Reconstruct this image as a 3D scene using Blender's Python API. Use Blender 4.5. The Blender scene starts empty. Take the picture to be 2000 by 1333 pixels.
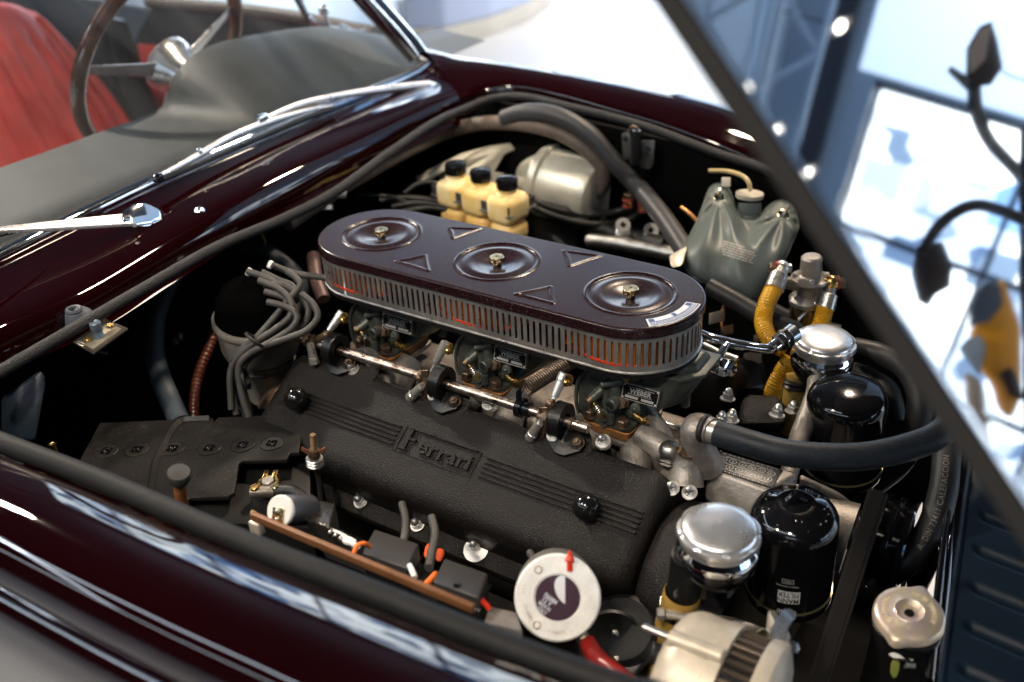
import bpy, bmesh, math, random
from mathutils import Vector, Matrix
random.seed(7)
PI = math.pi
S = bpy.context.scene
COL = S.collection
V = Vector
R = math.radians

# ------------------------------------------------------------------ camera
YAW, PIT, ROL = -5.83799580e-01, 5.37895999e-01, -5.09718715e-02
CAM = V((5.96800615e-01, -8.79412306e-01, 5.19464356e-01))
FPX = 1886.72
def _axes():
    f = V((math.cos(PIT)*math.sin(YAW), math.cos(PIT)*math.cos(YAW), -math.sin(PIT)))
    r = V((math.cos(YAW), -math.sin(YAW), 0)); u = r.cross(f)
    c, s = math.cos(ROL), math.sin(ROL)
    return c*r+s*u, -s*r+c*u, f
AR, AU, AF = _axes()
cd = bpy.data.cameras.new('camera'); cam = bpy.data.objects.new('camera', cd); COL.objects.link(cam)
M = Matrix((AR, AU, -AF)).transposed().to_4x4(); M.translation = CAM
cam.matrix_world = M
cd.sensor_width = 36; cd.lens = FPX/2000*36; cd.clip_start = .05; cd.clip_end = 200
cd.dof.use_dof = True; cd.dof.focus_distance = 1.10; cd.dof.aperture_fstop = 3.0
S.camera = cam

# ------------------------------------------------------------------ world and lamps
W = bpy.data.worlds.new('World'); S.world = W; W.use_nodes = True
W.node_tree.nodes['Background'].inputs[0].default_value = (.55, .65, .8, 1)
W.node_tree.nodes['Background'].inputs[1].default_value = .02
S.view_settings.view_transform = 'Standard'; S.view_settings.look = 'None'
S.view_settings.exposure = 0.5
S.cycles.use_denoising = True
S.cycles.max_bounces = 8; S.cycles.transparent_max_bounces = 12
S.cycles.sample_clamp_indirect = 6
def lamp(name, loc, tgt, power, col, size=.12, spot=70):
    d = bpy.data.lights.new(name, 'SPOT'); d.energy = power; d.color = col; d.shadow_soft_size = size
    d.spot_size = R(spot); d.spot_blend = .6
    o = bpy.data.objects.new(name, d); COL.objects.link(o); o.location = loc
    o.rotation_euler = (V(tgt)-V(loc)).to_track_quat('-Z', 'Y').to_euler()
    return o
LAMPS = [((-.4, 5.2, 2.5), (-1.2, 4.2, -.85), 500, (1, .90, .80)), ((-.1, 1.9, 2.35), (0, -.1, -.1), 230, (1, .80, .60)),  # first lamp is added to brighten the floor beyond the far wing
         ((.5, .9, 2.45), (.1, -.1, -.1), 140, (1, .82, .63)),
         ((-1.0, -2.0, 2.4), (-.1, -.2, -.1), 130, (1, .84, .67)),
         ((-3.4, .8, 2.4), (-1.3, .4, 0), 420, (1, .88, .74)),
         ((.5, -1.9, 2.45), (.1, -.25, -.15), 160, (1, .86, .70))]
for a in LAMPS: lamp('ceiling_spot_lamp', a[0], a[1], a[2], a[3])

# ------------------------------------------------------------------ helpers: pixel ray to a point on a known plane
def ray(px, py): return AR*((px-1000)/FPX) - AU*((py-666.5)/FPX) + AF
def PZ(px, py, z): d = ray(px, py); return CAM+d*((z-CAM.z)/d.z)
def PY(px, py, y): d = ray(px, py); return CAM+d*((y-CAM.y)/d.y)
def PX(px, py, x): d = ray(px, py); return CAM+d*((x-CAM.x)/d.x)
def PD(px, py, D): return CAM+ray(px, py)*D
def PP(px, py, P0, n): d = ray(px, py); return CAM+d*((P0-CAM).dot(n)/d.dot(n))
def rad(px, D): return px/FPX*D
def depth(P): return (P-CAM).dot(AF)
# ------------------------------------------------------------------ materials
MATS = {}
def mat(name, col, rough=.5, metal=0, bump=0, bscale=200, var=0, vscale=20, coat=0, spec=.36, trans=0, emit=None, estr=0, ior=1.45, col2=None, rvar=0, aniso=0, alpha=1, bdist=.001, crough=.03, sss=0, dust=0, dscale=700):
    if name in MATS: return MATS[name]
    m = bpy.data.materials.new(name); m.use_nodes = True; MATS[name] = m
    nt = m.node_tree; N = nt.nodes; L = nt.links; b = N['Principled BSDF']
    b.inputs['Base Color'].default_value = (*col, 1); b.inputs['Roughness'].default_value = rough
    b.inputs['Metallic'].default_value = metal; b.inputs['Coat Weight'].default_value = coat
    b.inputs['Coat Roughness'].default_value = crough; b.inputs['Specular IOR Level'].default_value = spec
    b.inputs['Transmission Weight'].default_value = trans; b.inputs['IOR'].default_value = ior
    b.inputs['Alpha'].default_value = alpha
    if sss: b.inputs['Subsurface Weight'].default_value = sss; b.inputs['Subsurface Scale'].default_value = .01; b.inputs['Subsurface Radius'].default_value = (1, .6, .3)
    if emit: b.inputs['Emission Color'].default_value = (*emit, 1); b.inputs['Emission Strength'].default_value = estr
    tc = N.new('ShaderNodeTexCoord')
    if var or rvar:
        n = N.new('ShaderNodeTexNoise'); n.inputs['Scale'].default_value = vscale; n.inputs['Detail'].default_value = 8; n.inputs['Roughness'].default_value = .65
        L.new(tc.outputs['Object'], n.inputs['Vector'])
        if var:
            r = N.new('ShaderNodeValToRGB'); r.color_ramp.elements[0].position = .35; r.color_ramp.elements[1].position = .68
            c2 = col2 or tuple(c*(1-var) for c in col)
            r.color_ramp.elements[0].color = (*c2, 1); r.color_ramp.elements[1].color = (*col, 1)
            L.new(n.outputs['Fac'], r.inputs[0]); L.new(r.outputs[0], b.inputs['Base Color'])
        if rvar:
            mr = N.new('ShaderNodeMapRange'); mr.inputs[1].default_value = .3; mr.inputs[2].default_value = .7
            mr.inputs[3].default_value = max(0, rough-rvar); mr.inputs[4].default_value = min(1, rough+rvar)
            L.new(n.outputs['Fac'], mr.inputs[0]); L.new(mr.outputs[0], b.inputs['Roughness'])
    if dust:
        nd = N.new('ShaderNodeTexNoise'); nd.inputs['Scale'].default_value = dscale; nd.inputs['Detail'].default_value = 2
        nl = N.new('ShaderNodeTexNoise'); nl.inputs['Scale'].default_value = 14; nl.inputs['Detail'].default_value = 5
        L.new(tc.outputs['Object'], nd.inputs['Vector']); L.new(tc.outputs['Object'], nl.inputs['Vector'])
        m1 = N.new('ShaderNodeMapRange'); m1.inputs[1].default_value = .64; m1.inputs[2].default_value = .72; L.new(nd.outputs['Fac'], m1.inputs[0])
        m2 = N.new('ShaderNodeMapRange'); m2.inputs[1].default_value = .40; m2.inputs[2].default_value = .70; m2.inputs[3].default_value = .2; L.new(nl.outputs['Fac'], m2.inputs[0])
        mm = N.new('ShaderNodeMath'); mm.operation = 'MULTIPLY'; L.new(m1.outputs[0], mm.inputs[0]); L.new(m2.outputs[0], mm.inputs[1])
        m3 = N.new('ShaderNodeMath'); m3.operation = 'MULTIPLY'; m3.inputs[1].default_value = dust; L.new(mm.outputs[0], m3.inputs[0])
        mxd = N.new('ShaderNodeMix'); mxd.data_type = 'RGBA'; L.new(m3.outputs[0], mxd.inputs[0]); mxd.inputs[7].default_value = (.42, .38, .33, 1)
        if b.inputs['Base Color'].is_linked: L.new(b.inputs['Base Color'].links[0].from_socket, mxd.inputs[6])
        else: mxd.inputs[6].default_value = (*col, 1)
        L.new(mxd.outputs[2], b.inputs['Base Color'])
    if bump:
        n2 = N.new('ShaderNodeTexNoise'); n2.inputs['Scale'].default_value = bscale; n2.inputs['Detail'].default_value = 4
        L.new(tc.outputs['Object'], n2.inputs['Vector'])
        bp = N.new('ShaderNodeBump'); bp.inputs['Strength'].default_value = bump; bp.inputs['Distance'].default_value = bdist
        L.new(n2.outputs['Fac'], bp.inputs['Height']); L.new(bp.outputs[0], b.inputs['Normal'])
    return m
paint = mat('black_cherry_paint', (.0075, .0003, .0006), .5, coat=1, spec=.0, var=.3, vscale=3)
chrome = mat('chrome', (.85, .87, .9), .06, 1, rvar=.04, vscale=40)
steel = mat('dull_steel', (.42, .40, .37), .38, 1, var=.35, vscale=60, bump=.15, bscale=300, rvar=.1)
zinc = mat('zinc_plate', (.72, .70, .66), .32, .9, var=.05, vscale=30)
rod_m = mat('worn_rod_steel', (.66, .60, .54), .32, 1, var=.7, vscale=90, col2=(.42, .28, .20), bump=.1, bscale=400, rvar=.12)
alu = mat('cast_aluminium', (.40, .365, .325), .46, .6, var=.6, vscale=25, bump=.6, bscale=420, rvar=.12)
alu_d = mat('dirty_cast_aluminium', (.27, .235, .20), .5, .7, var=.55, vscale=30, bump=.7, bscale=380, rvar=.12)
alu_p = mat('polished_aluminium', (.80, .79, .78), .30, .85, var=.12, vscale=30, rvar=.07)
pale_alu = mat('sandy_painted_aluminium', (.62, .54, .43), .42, .3, var=.3, vscale=30, bump=.2, bscale=300)
gunmetal = mat('carburettor_zinc_alloy', (.105, .115, .102), .40, .45, var=.5, vscale=35, bump=.25, bscale=300, rvar=.1)
brass = mat('brass', (.62, .43, .16), .28, 1, var=.5, vscale=90, col2=(.34, .20, .07), rvar=.1)
brassb = mat('bright_brass', (.80, .66, .38), .2, 1, rvar=.08, vscale=90, var=.2)
rust = mat('bronzed_bolt', (.20, .135, .09), .42, .75, var=.6, vscale=130, rvar=.12)
gasket = mat('brown_gasket', (.16, .075, .025), .6, var=.5, vscale=50)
crinkle = mat('crackle_black_enamel', (.0095, .0078, .0066), .42, 0, bump=1.0, bscale=620, bdist=.0016, var=.3, vscale=9, spec=.24, dust=.30)
black = mat('satin_black', (.008, .008, .008), .35, bump=.1, bscale=300, rvar=.1, vscale=30)
blackg = mat('gloss_black', (.004, .004, .005), .1, coat=.5, rvar=.05, vscale=20)
bakelite = mat('black_bakelite', (.006, .006, .006), .12, coat=.3)
bay = mat('engine_bay_black', (.0034, .0032, .0030), .7, spec=.08, bump=.2, bscale=120, var=.4, vscale=8)
rubber = mat('black_rubber', (.017, .017, .018), .5, bump=.3, bscale=260, var=.35, vscale=18, rvar=.1)
rubber_b = mat('blue_black_hose_rubber', (.015, .020, .027), .5, spec=.3, dust=.25, bump=.4, bscale=420, var=.4, vscale=22, rvar=.1)
rubber_g = mat('grey_lead_rubber', (.058, .055, .051), .5, bump=.2, bscale=260, var=.35, vscale=40)
rubber_w = mat('worn_grey_brown_rubber', (.15, .115, .09), .5, bump=.3, bscale=200, var=.5, vscale=20)
lidm = mat('dark_plum_enamel', (.012, .0035, .005), .24, coat=.0, bump=.03, bscale=1500, spec=.33, dust=.35)
band_m = mat('grey_pressed_steel', (.46, .45, .43), .33, .85, bump=.12, bscale=500, rvar=.08, vscale=60, var=.2)
amber = mat('amber_paper_element', (.75, .27, .035), .6, var=.45, vscale=60)
redr = mat('orange_red_rubber_ring', (.38, .030, .006), .5)
batt_m = mat('battery_black_plastic', (.015, .0145, .014), .45, bump=.25, bscale=260, var=.4, vscale=12, rvar=.12, spec=.25, dust=.4, dscale=500)
relay_m = mat('relay_black_plastic', (.035, .033, .032), .38, bump=.1, bscale=300, rvar=.1)
board = mat('brown_fibre_board', (.20, .085, .035), .5, var=.3, vscale=30)
white_p = mat('white_plastic', (.75, .74, .70), .4)
red_p = mat('red_plastic', (.60, .035, .012), .35)
redhose = mat('dark_red_hose', (.22, .012, .010), .28, coat=.2)
orange_w = mat('orange_wire', (.75, .16, .02), .4)
yellow_h = mat('yellow_ochre_hose', (.62, .32, .015), .35, bump=.1, bscale=200, var=.25, vscale=40)
amber_pipe = mat('amber_resin_pipe', (.42, .26, .06), .4, var=.35, vscale=20)
green_h = mat('olive_green_hose', (.22, .26, .06), .4)
reservoir = mat('yellowed_translucent_plastic', (.86, .74, .46), .35, var=.3, vscale=14, col2=(.72, .50, .16), sss=.3)
bag_m = mat('grey_green_pvc', (.085, .102, .095), .42, bump=.12, bscale=60, var=.2, vscale=10)
booster = mat('gold_zinc_booster', (.80, .77, .64), .36, .45, var=.25, vscale=15, rvar=.08)
dist_m = mat('grey_distributor_body', (.30, .28, .24), .45, .4, var=.4, vscale=18, bump=.2)
glass_d = mat('dark_fuel_glass', (.05, .03, .01), .05, coat=1)
gold_z = mat('gold_passivated_zinc', (.78, .64, .36), .34, .5, var=.5, vscale=30, col2=(.62, .50, .50), rvar=.08)
panel_b = mat('blue_black_painted_steel', (.004, .010, .018), .40, spec=.22, bump=.03, rvar=.05, vscale=10)
hood_in = mat('hood_edge_satin', (.019, .0165, .014), .75, bump=.05, spec=.25)
leather = mat('red_leather', (.45, .035, .025), .5, bump=.3, bscale=160, var=.35, vscale=9)
grey_l = mat('charcoal_leather', (.040, .042, .046), .5, bump=.3, bscale=220, var=.3, vscale=8)
dash_m = mat('dash_top_grey_vinyl', (.050, .056, .056), .55, bump=.3, bscale=220, var=.25, vscale=14)
wood = mat('varnished_walnut', (.20, .062, .018), .16, coat=1, var=.6, vscale=26, rvar=.04)
floor_m = mat('white_showroom_floor', (.79, .79, .79), .25, var=.05, vscale=.6)
wall_m = mat('pale_wall_plaster', (.42, .55, .70), .7, var=.05, vscale=1)
ceil_m = mat('corrugated_ceiling_steel', (.035, .045, .06), .5, var=.3, vscale=1)
truss_m = mat('truss_paint', (.50, .62, .75), .4)
glow_lamp = mat('lamp_lens_glow', (1, 1, 1), .5, emit=(1, .86, .66), estr=40)
platew = mat('matt_white_lettering', (.55, .55, .53), .5)
plateb = mat('plate_black', (.006, .006, .007), .35)
blue_p = mat('sticker_blue', (.02, .075, .20), .4)
stick_w = mat('sticker_silver_white', (.62, .63, .68), .35)

def window_mat():
    m = bpy.data.materials.new('daylit_window_view'); m.use_nodes = True; nt = m.node_tree; N = nt.nodes; L = nt.links
    b = N['Principled BSDF']; tc = N.new('ShaderNodeTexCoord')
    br = N.new('ShaderNodeTexVoronoi'); br.inputs['Scale'].default_value = .9; br.distance = 'CHEBYCHEV'
    L.new(tc.outputs['Object'], br.inputs['Vector'])
    n = N.new('ShaderNodeTexVoronoi'); n.inputs['Scale'].default_value = 2.3; n.distance = 'CHEBYCHEV'
    L.new(tc.outputs['Object'], n.inputs['Vector'])
    r = N.new('ShaderNodeValToRGB'); e = r.color_ramp.elements
    e[0].position = .25; e[0].color = (.12, .26, .50, 1); e[1].position = .60; e[1].color = (.84, .93, 1, 1)
    L.new(br.outputs['Color'], r.inputs[0])
    r2 = N.new('ShaderNodeValToRGB'); e = r2.color_ramp.elements
    e[0].position = .28; e[0].color = (.05, .11, .20, 1); e[1].position = .50; e[1].color = (1, 1, 1, 1)
    L.new(n.outputs['Color'], r2.inputs[0])
    mx = N.new('ShaderNodeMix'); mx.data_type = 'RGBA'; mx.blend_type = 'MULTIPLY'; mx.inputs[0].default_value = .9
    L.new(r.outputs[0], mx.inputs[6]); L.new(r2.outputs[0], mx.inputs[7])
    b.inputs['Base Color'].default_value = (.05, .05, .05, 1); b.inputs['Roughness'].default_value = .2
    L.new(mx.outputs[2], b.inputs['Emission Color']); b.inputs['Emission Strength'].default_value = 5.5
    return m
win_m = window_mat()

# ------------------------------------------------------------------ mesh building
def cr(pts, n=8):
    P = [V(p) for p in pts]
    if len(P) < 3: return P
    out = []
    for i in range(len(P)-1):
        p0 = P[i-1] if i else P[0]*2-P[1]; p1 = P[i]; p2 = P[i+1]; p3 = P[i+2] if i+2 < len(P) else P[-1]*2-P[-2]
        for k in range(n):
            t = k/n
            out.append(.5*((2*p1)+(p2-p0)*t+(2*p0-5*p1+4*p2-p3)*t*t+(3*p1-p0-3*p2+p3)*t**3))
    out.append(P[-1]); return out
def frame(ax, up=None):
    ax = V(ax).normalized()
    u = V(up) if up is not None else (V((0, 0, 1)) if abs(ax.z) < .9 else V((1, 0, 0)))
    x = (u-ax*u.dot(ax)).normalized(); return x, ax.cross(x), ax
class MB:
    def __init__(s): s.v = []; s.f = []; s.mi = []; s.m = 0
    def add(s, vs, fs, flip=False):
        o = len(s.v); s.v += [V(v) for v in vs]
        for f in fs: s.f.append([o+i for i in (reversed(f) if flip else f)]); s.mi.append(s.m)
        return s
    def ring(s, c, x, y, r, n, sc=1): return [c+x*(r*math.cos(2*PI*k/n))+y*(r*sc*math.sin(2*PI*k/n)) for k in range(n)]
    def loft(s, rings, cap=True, closed=True):
        n = len(rings[0]); vs = [p for r in rings for p in r]; fs = []
        for i in range(len(rings)-1):
            for k in range(n if closed else n-1):
                k2 = (k+1) % n; fs.append([i*n+k, i*n+k2, (i+1)*n+k2, (i+1)*n+k])
        if cap and closed: fs.append(list(range(n-1, -1, -1))); fs.append([(len(rings)-1)*n+k for k in range(n)])
        return s.add(vs, fs)
    def tube(s, pts, r, n=12, sub=6, cap=True, rfun=None):
        P = cr(pts, sub) if sub else [V(p) for p in pts]
        rr = r if isinstance(r, (list, tuple)) else [r]*len(P)
        if len(rr) != len(P): rr = [rr[min(len(rr)-1, int(i/(len(P)-1)*(len(rr)-1)))]*(1) + (rr[min(len(rr)-1, int(i/(len(P)-1)*(len(rr)-1))+1)]-rr[min(len(rr)-1, int(i/(len(P)-1)*(len(rr)-1)))])*((i/(len(P)-1)*(len(rr)-1)) % 1) for i in range(len(P))]
        t0 = (P[1]-P[0]).normalized(); x, y, _ = frame(t0); rings = []
        for i, p in enumerate(P):
            t = (P[min(i+1, len(P)-1)]-P[max(i-1, 0)]).normalized()
            x = (x-t*x.dot(t)).normalized(); y = t.cross(x)
            q = rr[i]*(rfun(i) if rfun else 1)
            rings.append(s.ring(p, x, y, q, n))
        return s.loft(rings, cap)
    def lathe(s, o, ax, prof, n=32, up=None, cap=True, rmod=None):
        x, y, a = frame(ax, up); o = V(o); rings = []
        for r, h in prof:
            rings.append([o+a*h+x*(max(r, 1e-5)*(rmod(k/n, r) if rmod else 1)*math.cos(2*PI*k/n))+y*(max(r, 1e-5)*(rmod(k/n, r) if rmod else 1)*math.sin(2*PI*k/n)) for k in range(n)])
        return s.loft(rings, cap)
    def cyl(s, a, b, r, r2=None, n=20, ch=0):
        a = V(a); b = V(b); L = (b-a).length; r2 = r if r2 is None else r2
        pr = [(r, 0), (r2, L)] if not ch else [(r-ch, 0), (r, ch), (r2, L-ch), (r2-ch, L)]
        return s.lathe(a, b-a, pr, n)
    def sphere(s, c, r, n=20, ax=(0, 0, 1), sq=1):
        return s.lathe(V(c), ax, [(r*math.cos(t), r*sq*math.sin(t)) for t in [-PI/2+PI*k/12 for k in range(13)]], n)
    def box(s, c, size, ax=None, bev=0, seg=2):
        bm = bmesh.new(); bmesh.ops.create_cube(bm, size=1)
        for v in bm.verts: v.co = V((v.co.x*size[0], v.co.y*size[1], v.co.z*size[2]))
        if bev: bmesh.ops.bevel(bm, geom=bm.edges[:], offset=min(bev, min(size)*.49), segments=seg, profile=.5, affect='EDGES')
        X, Y, Z = ax if ax else (V((1, 0, 0)), V((0, 1, 0)), V((0, 0, 1)))
        c = V(c); bm.verts.index_update()
        s.add([c+X*v.co.x+Y*v.co.y+Z*v.co.z for v in bm.verts], [[v.index for v in f.verts] for f in bm.faces]); bm.free(); return s
    def hull(s, pts, bev=0, seg=2):
        bm = bmesh.new()
        for p in pts: bm.verts.new(p)
        r = bmesh.ops.convex_hull(bm, input=bm.verts[:])
        bmesh.ops.delete(bm, geom=[g for g in r['geom_interior'] if isinstance(g, bmesh.types.BMVert)], context='VERTS')
        bmesh.ops.dissolve_limit(bm, angle_limit=R(4), verts=bm.verts[:], edges=bm.edges[:])
        if bev: bmesh.ops.bevel(bm, geom=bm.edges[:], offset=bev, segments=seg, profile=.5, affect='EDGES', clamp_overlap=True)
        bm.verts.index_update()
        s.add([v.co.copy() for v in bm.verts], [[v.index for v in f.verts] for f in bm.faces]); bm.free(); return s
    def prism(s, pts, vec, bev=0, seg=2):
        pts = [V(p) for p in pts]; vec = V(vec)
        bm = bmesh.new(); n = len(pts)
        a = [bm.verts.new(p) for p in pts]; b = [bm.verts.new(p+vec) for p in pts]
        bm.faces.new(a); bm.faces.new(b[::-1])
        for k in range(n): bm.faces.new((a[k], b[k], b[(k+1) % n], a[(k+1) % n]))
        bmesh.ops.recalc_face_normals(bm, faces=bm.faces[:])
        if bev: bmesh.ops.bevel(bm, geom=bm.edges[:], offset=bev, segments=seg, profile=.5, affect='EDGES', clamp_overlap=True)
        bm.verts.index_update()
        s.add([v.co.copy() for v in bm.verts], [[v.index for v in f.verts] for f in bm.faces]); bm.free(); return s
    def grid(s, rows, flip=False):
        n = len(rows[0]); return s.add([p for r in rows for p in r], [[i*n+k, i*n+k+1, (i+1)*n+k+1, (i+1)*n+k] for i in range(len(rows)-1) for k in range(n-1)], flip)
    def text(s, body, o, x, y, h, ext=.0004, width=None, bold=0, mirror=False, spacing=1):
        """flat lettering: o = centre, x along the line, y up, h = letter height"""
        cu = bpy.data.curves.new('t', 'FONT'); cu.body = body; cu.align_x = 'CENTER'; cu.align_y = 'CENTER'; cu.extrude = .5; cu.resolution_u = 2
        cu.offset = bold; cu.space_character = spacing; cu.size = 1.4
        ob = bpy.data.objects.new('t', cu); COL.objects.link(ob)
        me = bpy.data.meshes.new_from_object(ob, depsgraph=bpy.context.evaluated_depsgraph_get())
        COL.objects.unlink(ob); bpy.data.objects.remove(ob)
        if len(me.vertices):
            w = max(v.co.x for v in me.vertices)-min(v.co.x for v in me.vertices)
            sx = (width/w) if width else h
            x = V(x).normalized(); y = V(y).normalized(); z = x.cross(y)
            s.add([V(o)+x*(v.co.x*sx)+y*(v.co.y*h)+z*(v.co.z*ext*2) for v in me.vertices], [list(p.vertices) for p in me.polygons])
        bpy.data.meshes.remove(me); return s
    def build(s, name, m, parent=None, smooth=38, org=None):
        me = bpy.data.meshes.new(name)
        if org is None:
            o = parent
            while o is not None and o.parent is not None: o = o.parent
            org = V(o.location) if o is not None else (sum(s.v, V())/len(s.v))
            own = o is None
        else: own = True
        me.from_pydata([v-org for v in s.v], [], s.f)
        for mm in (m if isinstance(m, (list, tuple)) else [m]): me.materials.append(mm)
        me.polygons.foreach_set('material_index', s.mi)
        bm = bmesh.new(); bm.from_mesh(me); bmesh.ops.remove_doubles(bm, verts=bm.verts[:], dist=1e-6)
        bmesh.ops.recalc_face_normals(bm, faces=bm.faces[:]); bm.to_mesh(me); bm.free()
        if smooth:
            me.shade_smooth(); me.set_sharp_from_angle(angle=R(smooth))
        ob = bpy.data.objects.new(name, me); COL.objects.link(ob)
        if parent is not None: ob.parent = parent
        else: ob.location = org
        return ob
def tag(o, label, cat=None, group=None):
    o['label'] = label
    if cat: o['category'] = cat
    if group: o['group'] = group
    return o
def thing(name, loc, label, cat, group=None):
    o = bpy.data.objects.new(name, None); COL.objects.link(o); o.location = loc; o.empty_display_size = .02
    return tag(o, label, cat, group)
def struct(o): o['kind'] = 'structure'; return o
def copy_tree(o, parent=None):
    c = o.copy(); COL.objects.link(c); c.parent = parent
    for ch in list(o.children): copy_tree(ch, c)
    return c
def hexnut(mb, c, ax, r, h, up=None): return mb.lathe(c, ax, [(r*.86, 0), (r, h*.12), (r, h*.85), (r*.84, h)], 6, up)
def bolt(mb, c, ax, r, h=None, dome=False):
    h = h or r*.9; a = V(ax).normalized(); c = V(c)
    mb.lathe(c, a, [(r*1.35, 0), (r*1.35, r*.22)], 20); hexnut(mb, c+a*r*.22, a, r, h)
    if dome: mb.lathe(c+a*(r*.22+h), a, [(r*.72, -.0002), (r*.70, r*.35), (r*.5, r*.75), (r*.2, r*.95), (0, r)], 16)
    else: mb.cyl(c+a*h, c+a*(h+r*.75), r*.45, n=12)
X_, Y_, Z_ = V((1, 0, 0)), V((0, 1, 0)), V((0, 0, 1))

# ================================================================== THE ROOM
FZ = -.85
def slab(name, pts, vec, m, lab=None, cat=None, st=False, group=None):
    o = MB().prism(pts, vec).build(name, m, smooth=0)
    if st: struct(o)
    if lab: tag(o, lab, cat, group)
    return o
struct(MB().prism([(-16, -10, FZ), (14, -10, FZ), (14, 12, FZ), (-16, 12, FZ)], (0, 0, -.2)).build('floor', floor_m, smooth=0))
struct(MB().prism([(.2, -10, 2.9), (14, -10, 2.9), (14, 12, 2.9), (.2, 12, 2.9)], (0, 0, .2)).build('ceiling', ceil_m, smooth=0))
struct(MB().prism([(-16, -10, 4.9), (.4, -10, 4.9), (.4, 12, 4.9), (-16, 12, 4.9)], (0, 0, .2)).build('ceiling', ceil_m, smooth=0))
struct(MB().box((.3, 1, 3.95), (.2, 22, 1.9)).build('wall', mat('dark_grey_wall', (.05, .05, .055), .7), smooth=0))
# window wall at y = 9 with two glazed openings; plain walls on the other sides
WY = 9.0
wm = MB()
for x0, x1, z0, z1 in ((-16, -12, FZ, 4.9), (-12, -3, 4.3, 4.9), (-3, .3, 2.10, 4.9), (.3, 3.42, 2.10, 2.9), (3.42, 3.5, FZ, 2.9), (3.5, 13, 1.9, 2.9), (13, 14, FZ, 2.9)):
    wm.box(((x0+x1)/2, WY+.15, (z0+z1)/2), (x1-x0, .3, z1-z0))
struct(wm.build('wall', wall_m, smooth=0))
for nm, a, b in (('wall', (-16.15, 1), (.3, 22)), ('wall', (-1, -10.15), (30, .3)), ('wall', (14.15, -6.5), (.3, 7))):
    struct(MB().box((a[0], a[1], 2.02), (b[0], b[1], 5.75)).build(nm, mat('dark_grey_wall', (.05, .05, .055), .7), smooth=0))  # these walls are one even dark grey
def window(label, p0, ux, w, z0, z1, nx, estr=9):
    t = thing('shop_window', p0, label, 'window')
    ux = V(ux); p0 = V(p0); nrm = Z_.cross(ux)
    MB().prism([p0+V((0, 0, z0-p0.z)), p0+ux*w+V((0, 0, z0-p0.z)), p0+ux*w+V((0, 0, z1-p0.z)), p0+V((0, 0, z1-p0.z))], nrm*.02).build('pane', win_m, t, smooth=0)
    f = MB()
    for k in range(nx+1):
        c = p0+ux*(w*k/nx); f.box((c.x, c.y, (z0+z1)/2), (.07, .07, z1-z0))
    for z in (z0+.04, z0+(z1-z0)*.42, z1-.04):
        c = p0+ux*(w/2); f.box((c.x, c.y, z), (w if abs(ux.x) > .5 else .06, w if abs(ux.y) > .5 else .06, .06))
    f.build('window_frame', mat('window_frame_blue_grey', (.03, .05, .08), .4), t, smooth=0)
window('big daylit shop window mirrored in the raised bonnet, right half of the long wall', (3.5, WY, FZ), (1, 0, 0), 9.5, FZ, 1.9, 6)
window('daylit shop window in the left half of the long wall beyond the far wing', (-12, WY, FZ), (1, 0, 0), 9, FZ, 4.3, 5)
window('end wall shop window ahead of the car behind the radiator end', (13.9, 11, FZ), (0, -1, 0), 13, FZ, 1.9, 7)
lw = thing('added_glow_wall', (.2, WY, FZ), 'pale blue wall with an added glow, left of the big window, mirrored at the top of the bonnet', 'added glow panel')
MB().box((.21, WY+.05, (FZ+2.1)/2), (6.42, .04, 2.95)).build('glow_panel', mat('added_wall_glow', (.6, .7, .8), .4, emit=(.56, .72, .92), estr=1.9), lw, 0)  # glow added so the pale wall mirrors brightly in the bonnet
wbk = window('added window behind the photographer, seen only as streaks in the near wing', (9.0, -9.95, FZ), (-1, 0, 0), 11, FZ+.6, 1.6, 6)  # unseen glowing window, added for bright bands along the near wing
# ceiling trusses running across the room
for i, (x, y) in enumerate(((4.0, 4.4), (4.0, 6.2), (4.0, 7.8))):
    t = thing('roof_truss', (x, y, 2.6), ['blue grey lattice roof truss nearest the car, mirrored in the bonnet', 'blue grey lattice roof truss between two others over the floor', 'blue grey lattice roof truss closest to the window wall'][i], 'truss', 'roof trusses mirrored in the bonnet')
    m = MB()
    for z in (2.25, 2.78): m.box((x, y, z), (14, .07, .05))
    for k in range(15):
        a = V((x-7+k, y, 2.25)); b = V((x-6.5+k, y, 2.78)); c = V((x-6+k, y, 2.25))
        m.cyl(a, b, .025, n=8); m.cyl(b, c, .025, n=8)
    m.build('lattice', truss_m, t)
# corrugations under the ceiling: long shallow ribs
m = MB().grid([[V((x, 2.6+k*.035, 2.88+.022*math.sin(k*PI/3))) for x in (.3, 9.5)] for k in range(184)])
o = m.build('ceiling_sheet', mat('blue_corrugated_sheet', (.60, .74, .88), .5)); struct(o)
for i, (x_, y_, z_) in enumerate(((2.95, 8.6, 2.30), (3.75, 7.6, 2.42), (3.15, 6.6, 2.55), (4.3, 8.2, 2.15), (4.0, 6.8, 2.1))):
    t = thing('ceiling_spotlight', (x_, y_, z_), ['small lit spotlight above the pale wall panel, highest in the mirror image', 'small lit spotlight under the corrugated ceiling near the middle truss', 'small lit spotlight hanging nearest the dark beam', 'small lit spotlight over the top corner of the big window', 'small lit spotlight lowest beside the window corner'][i], 'spotlight', 'mirrored ceiling spotlights')
    MB().lathe((x_, y_, z_), (0, -.6, -.8), [(.03, -.12), (.07, -.10), (.075, 0), (.068, 0), (.064, -.02)], 20, cap=False).build('lamp_shade', black, t)
    MB().lathe((x_, y_, z_-.002), (0, -.6, -.8), [(.062, -.015), (.062, -.010)], 20).build('lens', mat('small_lens_glow', (1, 1, 1), .5, emit=(1, .95, .85), estr=14), t)
    MB().cyl((x_, y_, z_+.05), (x_, y_, 2.88), .012).build('stem', black, t)
MB().box((4.5, 8.86, 2.33), (9, .18, .22)).build('wall_beam', mat('dark_beam_paint', (.02, .035, .05), .5), None)
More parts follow.
